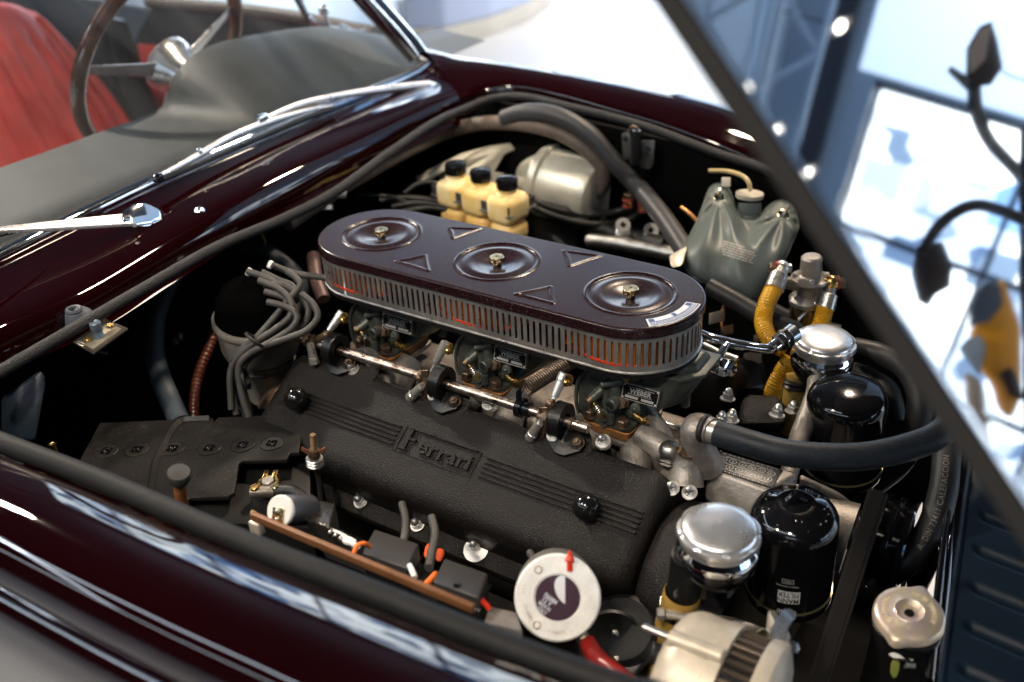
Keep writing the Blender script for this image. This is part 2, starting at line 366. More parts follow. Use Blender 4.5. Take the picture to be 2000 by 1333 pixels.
tag(bpy.data.objects['wall_beam'], 'dark steel beam running along the wall above the big window', 'beam')
for i, (a_, b_) in enumerate((((-6, -2.4, 2.62), (2.2, -2.4, 2.62)), ((-6, -4.2, 2.62), (2.2, -4.2, 2.62)), ((-3.4, -4.0, 2.62), (-3.4, .2, 2.62)))):  # unseen lamps added to give streaks on the wing and scuttle
    c_ = (V(a_)+V(b_))/2; d_ = V(b_)-V(a_)
    t = thing('added_strip_light', c_, ['added long ceiling strip light nearest the car on its near side', 'added long ceiling strip light farther out on the near side of the car', 'added long ceiling strip light crossing behind the cabin'][i], 'strip light', 'added ceiling strip lights')
    MB().box(c_+Z_*.03, (max(.16, d_.x), max(.16, d_.y), .06)).build('housing', mat('added_strip_housing', (.5, .5, .5), .5), t, 0)
    MB().box(c_-Z_*.01, (max(.16, d_.x-.1), max(.16, d_.y-.1), .02)).build('tube', mat('added_strip_glow', (1, 1, 1), .5, emit=(.78, .89, 1), estr=11), t, 0)
# lamp heads
for i, a in enumerate(LAMPS):
    L0 = V(a[0]); d = (V(a[1])-L0).normalized()
    t = thing('ceiling_spotlight', L0, ['added spotlight brightening the white floor beyond the far wing', 'spotlight above the far wing shining on the air filter', 'spotlight over the front of the engine', 'spotlight above the near side of the windscreen', 'spotlight over the cabin and steering wheel', 'spotlight above the near front wing'][i], 'spotlight', 'ceiling spotlights')
    MB().lathe(L0-d*.14, d, [(.03, 0), (.06, .02), (.065, .10), (.065, .13), (.058, .13), (.056, .05)], 20, cap=False).build('lamp_shade', black, t)
    MB().cyl(L0-d*.10, V((L0.x, L0.y, 2.9 if L0.x > .25 else 4.9)), .012).build('stem', black, t)
    MB().lathe(L0-d*.065, d, [(.032, 0), (.032, .004)], 20).build('lens', glow_lamp, t)
# low white plinth on the floor beyond the car
t = thing('display_plinth', (-2.9, 4.9, FZ), 'low rounded blue-white display plinth with a pale base band on the white floor', 'plinth')
bx = [PZ(795, 96, FZ), PZ(870, 92, FZ), PZ(960, 70, FZ), PZ(1035, 40, FZ), PZ(1075, 10, FZ), PZ(1085, -30, FZ), PZ(1000, -120, FZ), PZ(800, -120, FZ)]
MB().prism([p+V((0, 0, .001)) for p in bx], (0, 0, .10), bev=.01).build('base_band', mat('plinth_cream', (.60, .55, .47), .5), t)
cc = sum(bx, V())/len(bx)
MB().prism([cc+(p-cc)*.985+V((0, 0, .10)) for p in bx], (0, 0, .75), bev=.02).build('plinth_body', mat('plinth_blue_white', (.50, .56, .72), .35), t)
slab('floor_strip', [PZ(770, 0, FZ+.004), PZ(790, 90, FZ+.004), PZ(800, 90, FZ+.004), PZ(797, 0, FZ+.004)], (0, 0, .003), mat('beige_inlay', (.35, .28, .22), .5), st=True)

# ================================================================== THE BONNET (hinged at the front, raised)
HA = R(49.6); HN = V((math.sin(HA), 0, math.cos(HA))); HD = V((-math.cos(HA), 0, math.sin(HA)))
HO = V((.7925, 0, 0))
def hoodpt(y, n, s): return HO+HD*s+V((0, y, 0))+HN*n
def HR(px, py, y=WY):
    d = ray(px, py); t = (HO-CAM).dot(HN)/d.dot(HN); P = CAM+d*t; r = (d-HN*(2*d.dot(HN))).normalized()
    return P+r*((y-P.y)/r.y), (CAM-P).length+((y-P.y)/r.y)
bonnet = thing('bonnet', HO, 'raised glossy black bonnet seen from outside, mirroring the showroom windows', 'bonnet')
prof = [(-.40, .0006), (-.44, .0003), (-.455, 0), (-.463, -.0008), (-.469, -.0032), (-.473, -.0072), (-.4748, -.012)]
full = prof+[(y, .0006) for y in (-.3, -.2, -.1, 0, .1, .2, .3)]
full = [(-.4751, -.0012), (-.4745, -.0004), (-.4735, -.0001), (-.4715, 0), (-.468, 0), (-.45, .0001), (-.42, .0002)]+[(y, .0006) for y in (-.3, -.15, 0, .15, .3, .4)]+[(.455, 0), (.469, -.003), (.475, -.012)]
rows = [[hoodpt(y, n, s) for y, n in full] for s in [-.02+1.15*k/24 for k in range(25)]]
hm = MB().grid(rows).build('bonnet_skin', mat('bonnet_black_enamel', (.004, .0022, .003), .03, coat=1, spec=.8, ior=2.0, crough=.02), bonnet, 60)
fl = MB()
fl.prism([hoodpt(-.4753, -.0012, -.02), hoodpt(-.4753, -.0012, 1.13), hoodpt(-.4752, -.0130, 1.13), hoodpt(-.4752, -.0130, -.02)], (0, .010, 0), bev=.001)
fl.prism([hoodpt(-.466, -.0125, -.02), hoodpt(-.466, -.0125, 1.13), hoodpt(.47, -.0125, 1.13), hoodpt(.47, -.0125, -.02)], HN*.004)
fl.build('bonnet_edge', hood_in, bonnet)

def HT(px, py, t):
    d = ray(px, py); k = (HO-CAM).dot(HN)/d.dot(HN); P = CAM+d*k; r = (d-HN*(2*d.dot(HN))).normalized(); return P+r*t
def facing(px, py):
    d = ray(px, py); return (d-HN*(2*d.dot(HN))).normalized()
sl_ = thing('display_lamp', HT(1920, 120, 2.6), 'black display lamp head on a bent arm standing in the room, mirrored in the bonnet', 'lamp')
MB().prism([HT(px, py, 2.6) for px, py in ((1912, 52), (1936, 42), (1948, 80), (1958, 132), (1934, 168), (1906, 170), (1884, 156), (1886, 96))], facing(1920, 120)*.16, bev=.004).build('lamp_head', black, sl_)
MB().prism([HT(px, py, 2.595) for px, py in ((1914, 58), (1934, 52), (1924, 116), (1894, 146), (1890, 100))], facing(1920, 120)*.004).build('lamp_face', mat('warm_grey_face', (.30, .26, .22), .5), sl_)
MB().prism([HT(px, py, 2.6) for px, py in ((1853, 130), (1885, 150), (1890, 185), (1846, 142))], facing(1920, 120)*.05, bev=.005).build('barn_door', black, sl_)
MB().tube([HT(1900, 160, 2.65), HT(1903, 215, 2.65), HT(1925, 272, 2.65), HT(1960, 312, 2.65), HT(1995, 352, 2.65), HT(2040, 420, 2.65)], [.020, .022, .020, .020, .022], 12).build('bent_arm', black, sl_)
sl2 = thing('display_lamp', HT(1800, 500, 2.4), 'black hanging display lamp on a curved bracket, mirrored lower in the bonnet before the window', 'lamp')
MB().tube([HT(1790, 505, 2.4), HT(1812, 462, 2.4), HT(1850, 425, 2.4), HT(1895, 405, 2.4), HT(1940, 412, 2.4), HT(1990, 432, 2.4), HT(2050, 470, 2.4)], [.014, .017, .017, .018, .018], 12).build('curved_bracket', black, sl2)
MB().prism([HT(px, py, 2.4) for px, py in ((1782, 486), (1832, 478), (1850, 520), (1846, 566), (1816, 582), (1800, 606), (1780, 596), (1768, 540))], facing(1800, 540)*.10, bev=.004).build('lamp_head', black, sl2)
tag(MB().tube([HT(1955, 138, 2.6), HT(1975, 150, 2.6), HT(2010, 160, 2.6)], .0025, 6).build('lamp_cable', black), 'thin cable running off the bent-arm display lamp to the right edge', 'cable')
ps = thing('display_post', HT(2000, 480, 2.5), 'dark upright display post at the right edge of the mirrored showroom', 'post')
MB().tube([HT(2002, 250, 2.5), HT(2004, 400, 2.5), HT(2008, 560, 2.5), HT(2006, 680, 2.5), HT(2012, 900, 2.5)], [.016, .024, .034, .022, .03], 14).build('post', blackg, ps)
oc = thing('parked_car', HT(1930, 700, 4.0), 'orange yellow car standing in the room, mirrored at the lower right of the bonnet', 'car')
om = mat('orange_car_paint', (.95, .42, .02), .3, coat=.6)
lamp('orange_car_spot_lamp', (2.4, 2.2, 2.3), HT(1930, 700, 4.0), 160, (1, .85, .65))
ts_ = thing('ceiling_spotlight', (2.4, 2.2, 2.42), 'spotlight aimed at the orange car in the room', 'spotlight')
MB().cyl((2.4, 2.2, 2.4), (2.4, 2.2, 2.52), .06).build('lamp_shade', black, ts_)
MB().cyl((2.4, 2.2, 2.52), (2.4, 2.2, 2.9), .012).build('stem', black, ts_)
fo_ = facing(1930, 700)
MB().prism([HT(px, py, 4.0) for px, py in ((1872, 690), (1888, 640), (1925, 590), (1950, 540), (1985, 640), (1985, 780), (1962, 830), (1935, 810), (1925, 760), (1905, 735))], fo_*.9, bev=.06, seg=4).build('body', om, oc)
MB().prism([HT(px, py, 3.97) for px, py in ((1880, 645), (1888, 600), (1915, 555), (1945, 560), (1950, 600), (1925, 632))], fo_*.03, bev=.005).build('windscreen', mat('blue_dark_glass', (.02, .06, .11), .1, coat=1), oc)
MB().prism([HT(px, py, 3.96) for px, py in ((1858, 690), (1875, 668), (1905, 660), (1915, 685), (1900, 745), (1885, 725))], fo_*.03, bev=.01).build('headlight', mat('pale_glass_lamp', (.35, .45, .55), .1, coat=1), oc)
MB().prism([HT(px, py, 3.95) for px, py in ((1940, 735), (1965, 722), (1985, 760), (1990, 790), (1960, 780))], fo_*.05, bev=.01).build('tyre', black, oc)
sp2 = thing('stone_pillar', HT(1895, 780, 3.5), 'pale beige round column beside the orange car in the mirror image', 'column')
MB().prism([HT(px, py, 3.6) for px, py in ((1868, 730), (1905, 750), (1915, 810), (1925, 900), (1880, 850))], facing(1895, 780)*.3, bev=.04, seg=3).build('shaft', mat('beige_stone', (.45, .36, .27), .6), sp2)
# ================================================================== BODYWORK
body = thing('sports_car', (0, 0, FZ), 'dark cherry-black sports car body around the open engine bay, wings and scuttle', 'car')
seal_rear = [PX(-60, 762, -.355)]+[PX(px, py, -.355) for px, py in ((0, 727), (150, 640), (300, 553), (430, 480), (560, 425), (660, 372), (760, 300), (850, 240), (905, 215))]
seal_far = [PY(px, py, y) for px, py, y in ((962, 193, .50), (1020, 190, .51), (1100, 207, .51), (1250, 245, .50), (1400, 300, .49), (1530, 345, .485), (1700, 430, .48))]
fold_rear = [PX(px, py, -.395) for px, py in ((-60, 685), (0, 652), (157, 589), (310, 497), (465, 403), (600, 332), (722, 273), (845, 213), (897, 192))]
fold_far = [PY(px, py, y) for px, py, y in ((950, 173, .53), (1013, 166, .55), (1090, 181, .55), (1195, 210, .535), (1300, 241, .525), (1400, 278, .515), (1490, 316, .51), (1640, 380, .505))]
base_ws = [PX(px, py, -.525) for px, py in ((-60, 530), (0, 500), (150, 425), (300, 353), (450, 288), (600, 226), (722, 180), (800, 150), (832, 130))]
# scuttle: between windscreen base and rear edge of the opening
def resample(P, n):
    Q = cr(P, 10); L = [0]
    for a, b in zip(Q, Q[1:]): L.append(L[-1]+(b-a).length)
    out = []
    for k in range(n):
        t = L[-1]*k/(n-1); i = max(j for j in range(len(L)) if L[j] <= t+1e-9)
        if i >= len(Q)-1: out.append(Q[-1].copy()); continue
        out.append(Q[i].lerp(Q[i+1], (t-L[i])/(L[i+1]-L[i]+1e-9)))
    return out
NB = 60
A_ = resample(base_ws, NB); B_ = resample(fold_rear, NB)
rows = []
for u, b in ((0, 0), (.15, .001), (.35, .003), (.6, .006), (.8, .0075), (.93, .006), (.985, .002), (1, -.002)):
    rows.append([a.lerp(c, u)+V((0, 0, b)) for a, c in zip(A_, B_)])
rows.append([c+V((.003, 0, -.007)) for c in B_]); rows.append([c+V((.004, 0, -.035)) for c in B_])
rows.append([c+V((.016, 0, -.037)) for c in B_])
MB().grid(rows).build('scuttle_panel', paint, body, 50)
# far wing: fold line to crown to silhouette and down the outside
F_ = resample([fold_rear[-1]]+fold_far, NB)
sil = [PY(px, py, y) for px, py, y in ((815, 92, .63), (840, 96, .63), (900, 112, .635), (1000, 126, .64), (1100, 141, .64), (1250, 166, .64), (1410, 205, .63), (1560, 262, .62))]
C_ = resample(sil, NB)
rows = []
for u, b in ((0, 0), (.1, .003), (.25, .008), (.45, .013), (.7, .012), (.9, .005), (1, 0)):
    rows.append([a.lerp(c, u)+V((0, 0, b)) for a, c in zip(F_, C_)])
for dy, dz in ((.02, -.006), (.05, -.03), (.08, -.08), (.09, -.16), (.095, -.40)): rows.append([c+V((0, dy, dz)) for c in C_])
rows = [[a+V((0, -.004, -.035)) for a in F_], [a+V((0, -.002, -.006)) for a in F_]]+rows
MB().grid(rows).build('far_wing', paint, body, 60)
# corner behind the far wing to the windscreen pillar foot
cp = [A_[-1], B_[-1], F_[1], C_[1], PX(835, 112, -.56), PX(800, 60, -.9)]
rows = [[B_[-1].lerp(A_[-1], k/8)+V((0, 0, .004*math.sin(PI*k/8))) for k in range(9)], [F_[1].lerp(PX(838, 118, -.54), k/8)+V((0, 0, .01*math.sin(PI*k/8))) for k in range(9)], [C_[0].lerp(PX(832, 100, -.62), k/8) for k in range(9)], [C_[0]+V((-.05*k/8-.02, .09, -.08)) for k in range(9)]]
MB().grid(rows).build('wing_corner', paint, body, 60)
# near wing
NP = [(-.488, -.035), (-.506, -.022), (-.514, -.004), (-.520, .004), (-.530, .008), (-.545, .014), (-.562, .018), (-.578, .019), (-.592, .016), (-.603, .010), (-.610, .002), (-.614, -.008), (-.616, -.016), (-.6165, -.020), (-.624, -.026), (-.630, -.040), (-.636, -.09), (-.640, -.18), (-.642, -.30), (-.640, -.55)]
NP_old = [(-.488, -.035), (-.506, -.022), (-.514, -.004), (-.520, .004), (-.530, .008), (-.555, .016), (-.585, .022), (-.605, .019), (-.625, .006), (-.640, -.016), (-.650, -.040), (-.655, -.055), (-.6555, -.062), (-.664, -.070), (-.668, -.085), (-.670, -.11), (-.676, -.18), (-.678, -.30), (-.676, -.55)]
NSP = [PZ(px, py, -.006) for px, py in ((-140, 808), (0, 864), (200, 941), (400, 1028), (560, 1094), (700, 1148), (900, 1228), (1050, 1286), (1250, 1356), (1400, 1410))]
def near_y(x):
    if x <= NSP[0].x: return NSP[0].y+.497+(x-NSP[0].x)*.12
    for a, b in zip(NSP, NSP[1:]):
        if a.x <= x <= b.x: return a.y+(b.y-a.y)*(x-a.x)/(b.x-a.x)+.497
    return NSP[-1].y+.497
rows = []
for y, z in NP: rows.append([V((x, y+near_y(x), z)) for x in [-1.0+2.0*k/80 for k in range(81)]])
MB().grid(rows).build('near_wing', paint, body, 60)
MB().tube([V((x, -.6205+near_y(x), -.0225)) for x in [-1.0+k*.1 for k in range(21)]], .0024, 8).build('swage_moulding', chrome, body)
# bay walls, floor
wl = MB()
wl.prism([(-.54, .515, -.55), (.95, .49, -.55), (.95, .49, -.03), (.3, .49, -.025), (-.1, .505, .0), (-.38, .515, .015), (-.54, .515, .015)], (0, .01, 0))
wl.prism([(-.52, -.6, -.55), (-.52, .6, -.55), (-.52, .6, -.02), (-.52, -.6, -.04)], (-.01, 0, 0))
wl.prism([(-.53, -.6, -.045), (-.395, -.6, -.045), (-.395, .6, -.028), (-.53, .6, -.028)], (0, 0, .004))
wl.prism([(-.52, -.56, -.55), (.95, -.475, -.55), (.95, -.475, -.045), (.1, -.485, -.040), (-.52, -.56, -.035)], (0, -.008, 0))
wl.prism([(-.45, -.52, -.56), (.50, -.52, -.56), (.50, .55, -.56), (-.45, .55, -.56)], (0, 0, .01))
wl.build('bay_lining', bay, body, 0)
sl = MB()
sl.tube(seal_rear+seal_far, .0074, 10, 8)
seal = tag(sl.build('bonnet_seal', mat('braided_seal_rubber', (.010, .010, .011), .55, bump=1.0, bscale=500, bdist=.002, var=.3)), 'braided black rubber seal along the scuttle and far wing', 'seal')
MB().tube([V((-1.0, -.497+near_y(-1.0), -.006))]+NSP+[V((.9, NSP[-1].y, -.006))], .0098, 12, 8).build('bonnet_seal', mat('padded_seal_rubber', (.011, .0105, .010), .6, spec=.25, bump=.6, bscale=260, var=.4), None)
tag(bpy.data.objects['bonnet_seal.001'], 'thick padded dark grey rubber seal along the near wing', 'seal')

# ================================================================== WINDSCREEN
ws = thing('windscreen', A_[len(A_)//2], 'clear curved windscreen with chrome trim at its foot, smeared with reflections', 'windscreen')
gdir = V((-.80, 0, .60))
def curve_off(p): return V((-.10*max(0, (p.y-.25))**2*4, 0, 0))
rows = [[p+gdir*s+curve_off(p)*0+V((0, -.10*s*(1 if p.y > 0 else 0)*max(0, (p.y)/.6), 0)) for p in A_] for s in (0, .1, .25, .45, .7)]
glass = mat('windscreen_glass', (1, 1, 1), .0, trans=1, ior=1.5)
nt = glass.node_tree
for n in list(nt.nodes):
    if n.type != 'OUTPUT_MATERIAL': nt.nodes.remove(n)
tr = nt.nodes.new('ShaderNodeBsdfTransparent'); tr.inputs[0].default_value = (.90, .93, .93, 1)
gl = nt.nodes.new('ShaderNodeBsdfGlossy'); gl.inputs['Roughness'].default_value = .02
fr = nt.nodes.new('ShaderNodeFresnel'); fr.inputs[0].default_value = 1.85
mxs = nt.nodes.new('ShaderNodeMixShader'); nt.links.new(fr.outputs[0], mxs.inputs[0]); nt.links.new(tr.outputs[0], mxs.inputs[1]); nt.links.new(gl.outputs[0], mxs.inputs[2])
df = nt.nodes.new('ShaderNodeBsdfDiffuse'); df.inputs[0].default_value = (.8, .85, .9, 1)  # pale streaky veil mixed in, standing for reflections on the glass
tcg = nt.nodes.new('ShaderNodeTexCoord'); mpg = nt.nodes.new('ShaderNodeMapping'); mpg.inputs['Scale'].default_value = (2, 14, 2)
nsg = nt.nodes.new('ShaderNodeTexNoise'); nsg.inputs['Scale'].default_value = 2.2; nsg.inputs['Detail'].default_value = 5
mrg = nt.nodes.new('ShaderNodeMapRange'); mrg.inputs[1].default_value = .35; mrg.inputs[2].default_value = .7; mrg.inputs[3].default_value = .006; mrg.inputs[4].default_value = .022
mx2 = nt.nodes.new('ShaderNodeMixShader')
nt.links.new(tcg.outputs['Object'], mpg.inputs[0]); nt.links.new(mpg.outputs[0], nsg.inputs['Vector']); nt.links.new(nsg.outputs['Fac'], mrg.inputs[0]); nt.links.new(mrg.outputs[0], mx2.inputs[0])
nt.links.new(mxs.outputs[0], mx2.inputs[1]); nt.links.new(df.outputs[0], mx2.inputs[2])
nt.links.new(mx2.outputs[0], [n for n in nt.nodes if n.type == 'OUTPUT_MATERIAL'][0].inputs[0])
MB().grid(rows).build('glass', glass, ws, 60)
tm = MB(); up = V((.0, 0, .004))
tm.tube([p+V((.006, 0, .003)) for p in A_], .0085, 12, 0)
tm.build('chrome_trim', chrome, ws)
rb = MB(); rb.tube([p+V((-.004, 0, .006)) for p in A_], .005, 8, 0); rb.build('rubber_gasket', rubber, ws)
pa = PX(826, 112, -.54); pb = PX(728, 0, -.72); pc = PX(640, -100, -.9)
pl = MB(); pl.tube([pa, pa.lerp(pb, .3)+V((0, 0, .004)), pb, pc], [.014, .016, .019, .02], 14); pl.build('pillar_chrome', chrome, ws)
pq = MB(); pq.tube([p+V((-.012, -.022, .0)) for p in (pa, pb, pc)], [.006, .012, .014], 10); pq.build('pillar_inner', paint, ws)

# ================================================================== CABIN
dash = thing('dashboard', PX(200, 290, -.7), 'grey vinyl dash top with a raised instrument hood behind the windscreen', 'dashboard')
ytab = [-.5+1.5*k/40 for k in range(41)]
edge = [(0, 328), (100, 293), (200, 256), (310, 214), (338, 150), (372, 112), (420, 86), (500, 68), (620, 52), (700, 62), (750, 88), (790, 112)]
Ed = resample([PX(px, py, -.80) for px, py in [(-500, 470), (-200, 392), (-80, 356)]+edge], 80)
rows = [[V((-.535, p.y*.93-.0, .035)) for p in Ed], [V((-.62, p.y*.96, .035+max(0, p.z-.035)*.25)) for p in Ed], [V((-.70, p.y, .035+max(0, p.z-.035)*.7)) for p in Ed], [V((-.77, p.y, .035+(p.z-.035)*.97)) for p in Ed], [V((-.80, p.y, p.z)) for p in Ed], [V((-.805, p.y, p.z-.01)) for p in Ed], [V((-.80, p.y, p.z-.12)) for p in Ed]]
MB().grid(rows).build('dash_top', dash_m, dash, 60)
# steering wheel: far side, wooden rim, three alloy spokes
wc = PX(318, 118, -.90)
swm = thing('steering_wheel', wc, 'wooden rimmed steering wheel with polished spokes behind the windscreen', 'steering wheel')
wa = V((-.90, -.05, .42)).normalized(); wx, wy, wa = frame(wa, Z_)
rw = .190
rim = [wc+wx*rw*math.cos(2*PI*k/48)+wy*rw*math.sin(2*PI*k/48) for k in range(49)]
MB().tube(rim, .0135, 12, 0, cap=False).build('rim', wood, swm)
MB().lathe(wc-wa*.045, wa, [(.028, -.03), (.034, 0), (.05, .02), (.052, .035), (.04, .045), (0, .047)], 28).build('hub', alu_p, swm)
def _sc(P): q = P-CAM; return q.dot(AR)/q.dot(AF), q.dot(AU)/q.dot(AF)
def _left(a):
    p, q = _sc(wc), _sc(wc+(wx*math.cos(R(a))+wy*math.sin(R(a)))*rw); dx, dy_ = q[0]-p[0], q[1]-p[1]; return (-dx-.12*dy_)/math.hypot(dx, dy_)
a0w = max(range(0, 360, 2), key=_left)
for a in (a0w, a0w+150, a0w-105):
    d = wx*math.cos(R(a))+wy*math.sin(R(a)); q = wa.cross(d)
    MB().prism([wc+d*.03-wa*.03+q*.014, wc+d*.03-wa*.03-q*.014, wc+d*.183-q*.008, wc+d*.183+q*.008], wa*.003, bev=.001).build('spoke', alu_p, swm)
# driver's seat: fluted red leather
seat = thing('bucket_seat', PX(100, 250, -1.4)+V((0, 0, -.3)), 'red leather bucket seat with fluted backrest behind the wheel', 'car seat')
def seat_pt(u, v, d=0):
    # u across -1..1, v up 0..1 ; backrest plane leaning back
    w = .26*(1-.45*max(0, v-.62)**1.5*2.6) ; y = .345+u*w
    top = .105-.07*abs(u)**2.4
    z = -.62+(top+.62)*v
    return V((-1.30-.28*v-.05*abs(u)**2+d, y, z))
rows = []
for j in range(31):
    v = j/30; row = []
    for i in range(97):
        u = -1+2*i/96
        fl_ = .013*abs(math.sin(u*PI*4.5)) if abs(u) < .78 and v < .93 else .03*(1-((abs(u)-.89)/.11)**2 if abs(u) >= .78 else .35)
        if abs(v-.50) < .035: fl_ -= .012*(1-abs(v-.50)/.035)
        row.append(seat_pt(u, v, fl_+.02*math.sin(PI*v)))
    rows.append(row)
rows.append([p+V((-.03, 0, .012)) for p in rows[-1]]); rows.append([p+V((-.09, 0, -.02)) for p in rows[-2]]); rows.append([V((p.x-.05, p.y, -.62)) for p in rows[-2]])
MB().grid(rows).build('backrest', leather, seat, 60)
MB().box((-1.10, .345, -.58), (.46, .52, .14), bev=.05, seg=4).build('cushion', leather, seat)
# far door with dark trim and a red lower panel
dy = .86
def dp(px, py, y=dy): return PY(px, py, y)
door = MB().prism([dp(300, 8), dp(480, 22), dp(720, 62), dp(780, 300), dp(300, 300), dp(200, 200)], (0, .05, 0)).build('door', grey_l, body)
MB().tube([dp(290, 4), dp(480, 20), dp(600, 38), dp(730, 66)], .016, 10).build('door_top_rail', mat('brown_grey_trim', (.10, .085, .08), .45), door)
MB().prism([dp(268, 88, .845), dp(390, 100, .845), dp(500, 130, .845), dp(500, 240, .845), dp(300, 240, .845)], (0, .01, 0), bev=.002).build('red_panel', leather, door)
rear = thing('rear_bench', PX(200, 40, -1.9), 'dark blue-grey rear seatback behind the red bucket seat', 'rear seat')
MB().prism([PX(-60, -30, -1.85), PX(-60, 300, -1.85), PX(330, 230, -1.85), PX(330, 20, -1.85), PX(200, 0, -1.85), PX(60, -20, -1.85)], (-.12, 0, 0), bev=.02, seg=3).build('seatback', grey_l, rear)
MB().prism([PX(200, 30, -1.6), PX(250, 40, -1.6), PX(330, 260, -1.6), PX(260, 260, -1.6)], (-.05, 0, 0), bev=.01).build('belt_pad', black, rear)
struct(MB().prism([(-2.6, -.7, -.66), (-.42, -.7, -.66), (-.42, .86, -.66), (-2.6, .86, -.66)], (0, 0, .02)).build('cabin_floor', mat('black_carpet', (.012, .012, .012), .9), smooth=0))
# quarter light with chrome mirror foot
qw = thing('quarter_light', PX(620, 20, -.85), 'small chrome framed quarter light with a chrome catch inside the far pillar', 'quarter window')
MB().tube([PX(575, -10, -.85), PX(604, 44, -.85)], .006, 8).build('frame_bar', paint, qw)
MB().tube([PX(583, -12, -.85), PX(612, 42, -.85), PX(690, 62, -.80), PX(716, 60, -.78)], .004, 8).build('chrome_frame', chrome, qw)
MB().sphere(PX(633, 20, -.85), .012).cyl(PX(633, 20, -.85), PX(640, 45, -.85), .004).sphere(PX(668, 53, -.82), .006).sphere(PX(676, 56, -.82), .006).build('catch', chrome, qw)

# ================================================================== AIR CLEANER (lid plane is z = 0)
LH, LR = .184, .0805          # half distance between end centres, end radius
CX = (-.18, 0, .18)
air = thing('air_cleaner', (0, 0, -.06), 'long oval dark plum air cleaner with slotted grey band and three brass thumb nuts', 'air filter')
TRI = []
for pts in (((877, 445), (941, 447), (884, 467)), ((1101, 490), (1176, 500), (1112, 521)), ((772, 511), (831, 499), (838, 530)), ((1005, 575), (1076, 560), (1082, 594))):
    TRI.append([PZ(px, py, 0) for px, py in pts])
def sst(a, b, t): t = max(0, min(1, (t-a)/(b-a))); return t*t*(3-2*t)
def bump1(d, w): return max(0, 1-(d/w)**2)**2 if abs(d) < w else 0
def segd(p, a, b):
    ab = b-a; t = max(0, min(1, (p-a).dot(ab)/ab.dot(ab))); return (p-(a+ab*t)).length
def lidz(x, y):
    z = 0
    for c in CX:
        r = math.hypot(x-c, y)
        if r < .06:
            z += -.0010*(1-sst(.0470, .0505, r))+.0014*bump1(r-.0512, .0020)
            z += .0016*sst(.048, .040, r) if False else 0
            z += -.0042*(1-sst(.005, .031, r))+.0012*bump1(r-.036, .010)
    for t in TRI:
        c = (t[0]+t[1]+t[2])/3
        if math.hypot(x-c.x, y-c.y) < .05:
            p = V((x, y, 0)); # rounded triangle, sides bowed slightly inwards
            d = 1
            for a, b in ((t[0], t[1]), (t[1], t[2]), (t[2], t[0])):
                m_ = (a+b)/2; m_ = m_+(c-m_)*.10
                a2 = a+(c-a)*.04; b2 = b+(c-b)*.04
                d = min(d, segd(p, a2, m_), segd(p, m_, b2))
            z += .0016*bump1(d, .0024)
    return z
ins = .0035; Rr = LR-ins
NX, NY = 420, 124
rows = []
for i in range(NX+1):
    u = -1+2*i/NX; x = (LH+Rr)*math.sin(u*PI/2)*.35+(LH+Rr)*u*.65
    e = max(0, abs(x)-LH); w = math.sqrt(max(1e-9, Rr*Rr-e*e))
    rows.append([V((x, w*(-1+2*j/NY), lidz(x, w*(-1+2*j/NY)))) for j in range(NY+1)])
def stad(r, z, n=40, hl=LH):
    out = []
    for k in range(n): a = -PI/2+PI*k/(n-1); out.append(V((hl+r*math.cos(a), r*math.sin(a), z)))
    for k in range(n): a = PI/2+PI*k/(n-1); out.append(V((-hl+r*math.cos(a), r*math.sin(a), z)))
    return out
m = MB().grid(rows)
m.loft([stad(Rr, 0), stad(LR-.0016, -.0004), stad(LR-.0004, -.0016), stad(LR, -.0035), stad(LR, -.0125), stad(LR-.002, -.0125), stad(LR-.002, -.004)], cap=False)
lid = m.build('lid', lidm, air, 60)
# slotted band: rails plus the bars between the slots
def per(s, r):   # point and outward normal at arc length s round the stadium
    Ls = 2*LH; La = PI*r; T = 2*Ls+2*La; s %= T
    if s < Ls: return V((-LH+s, -r, 0)), V((0, -1, 0))
    s -= Ls
    if s < La: a = -PI/2+s/r; return V((LH+r*math.cos(a), r*math.sin(a), 0)), V((math.cos(a), math.sin(a), 0))
    s -= La
    if s < Ls: return V((LH-s, r, 0)), V((0, 1, 0))
    s -= Ls; a = PI/2+s/r; return V((-LH+r*math.cos(a), r*math.sin(a), 0)), V((math.cos(a), math.sin(a), 0))
BR = LR-.0025; TT = 4*LH+2*PI*BR; NS = 150; pitch = TT/NS
zt, zb, z0, z1 = -.0125, -.0555, -.0185, -.0490
m = MB(); sw = .0034
for q in (0, 1):
    pass
def bandcell(m, s0, s1, za, zb_, segs=2):
    for k in range(segs):
        a, na = per(s0+(s1-s0)*k/segs, BR); b, nb = per(s0+(s1-s0)*(k+1)/segs, BR); t = .0012
        P = [a, b, b, a]; 
        o = [a+V((0, 0, zb_)), b+V((0, 0, zb_)), b+V((0, 0, za)), a+V((0, 0, za))]
        i_ = [a-na*t+V((0, 0, zb_)), b-nb*t+V((0, 0, zb_)), b-nb*t+V((0, 0, za)), a-na*t+V((0, 0, za))]
        m.add(o+i_, [[0, 1, 2, 3], [7, 6, 5, 4], [0, 3, 7, 4], [1, 5, 6, 2]] if k in (0, segs-1) else [[0, 1, 2, 3], [7, 6, 5, 4]])
    return m
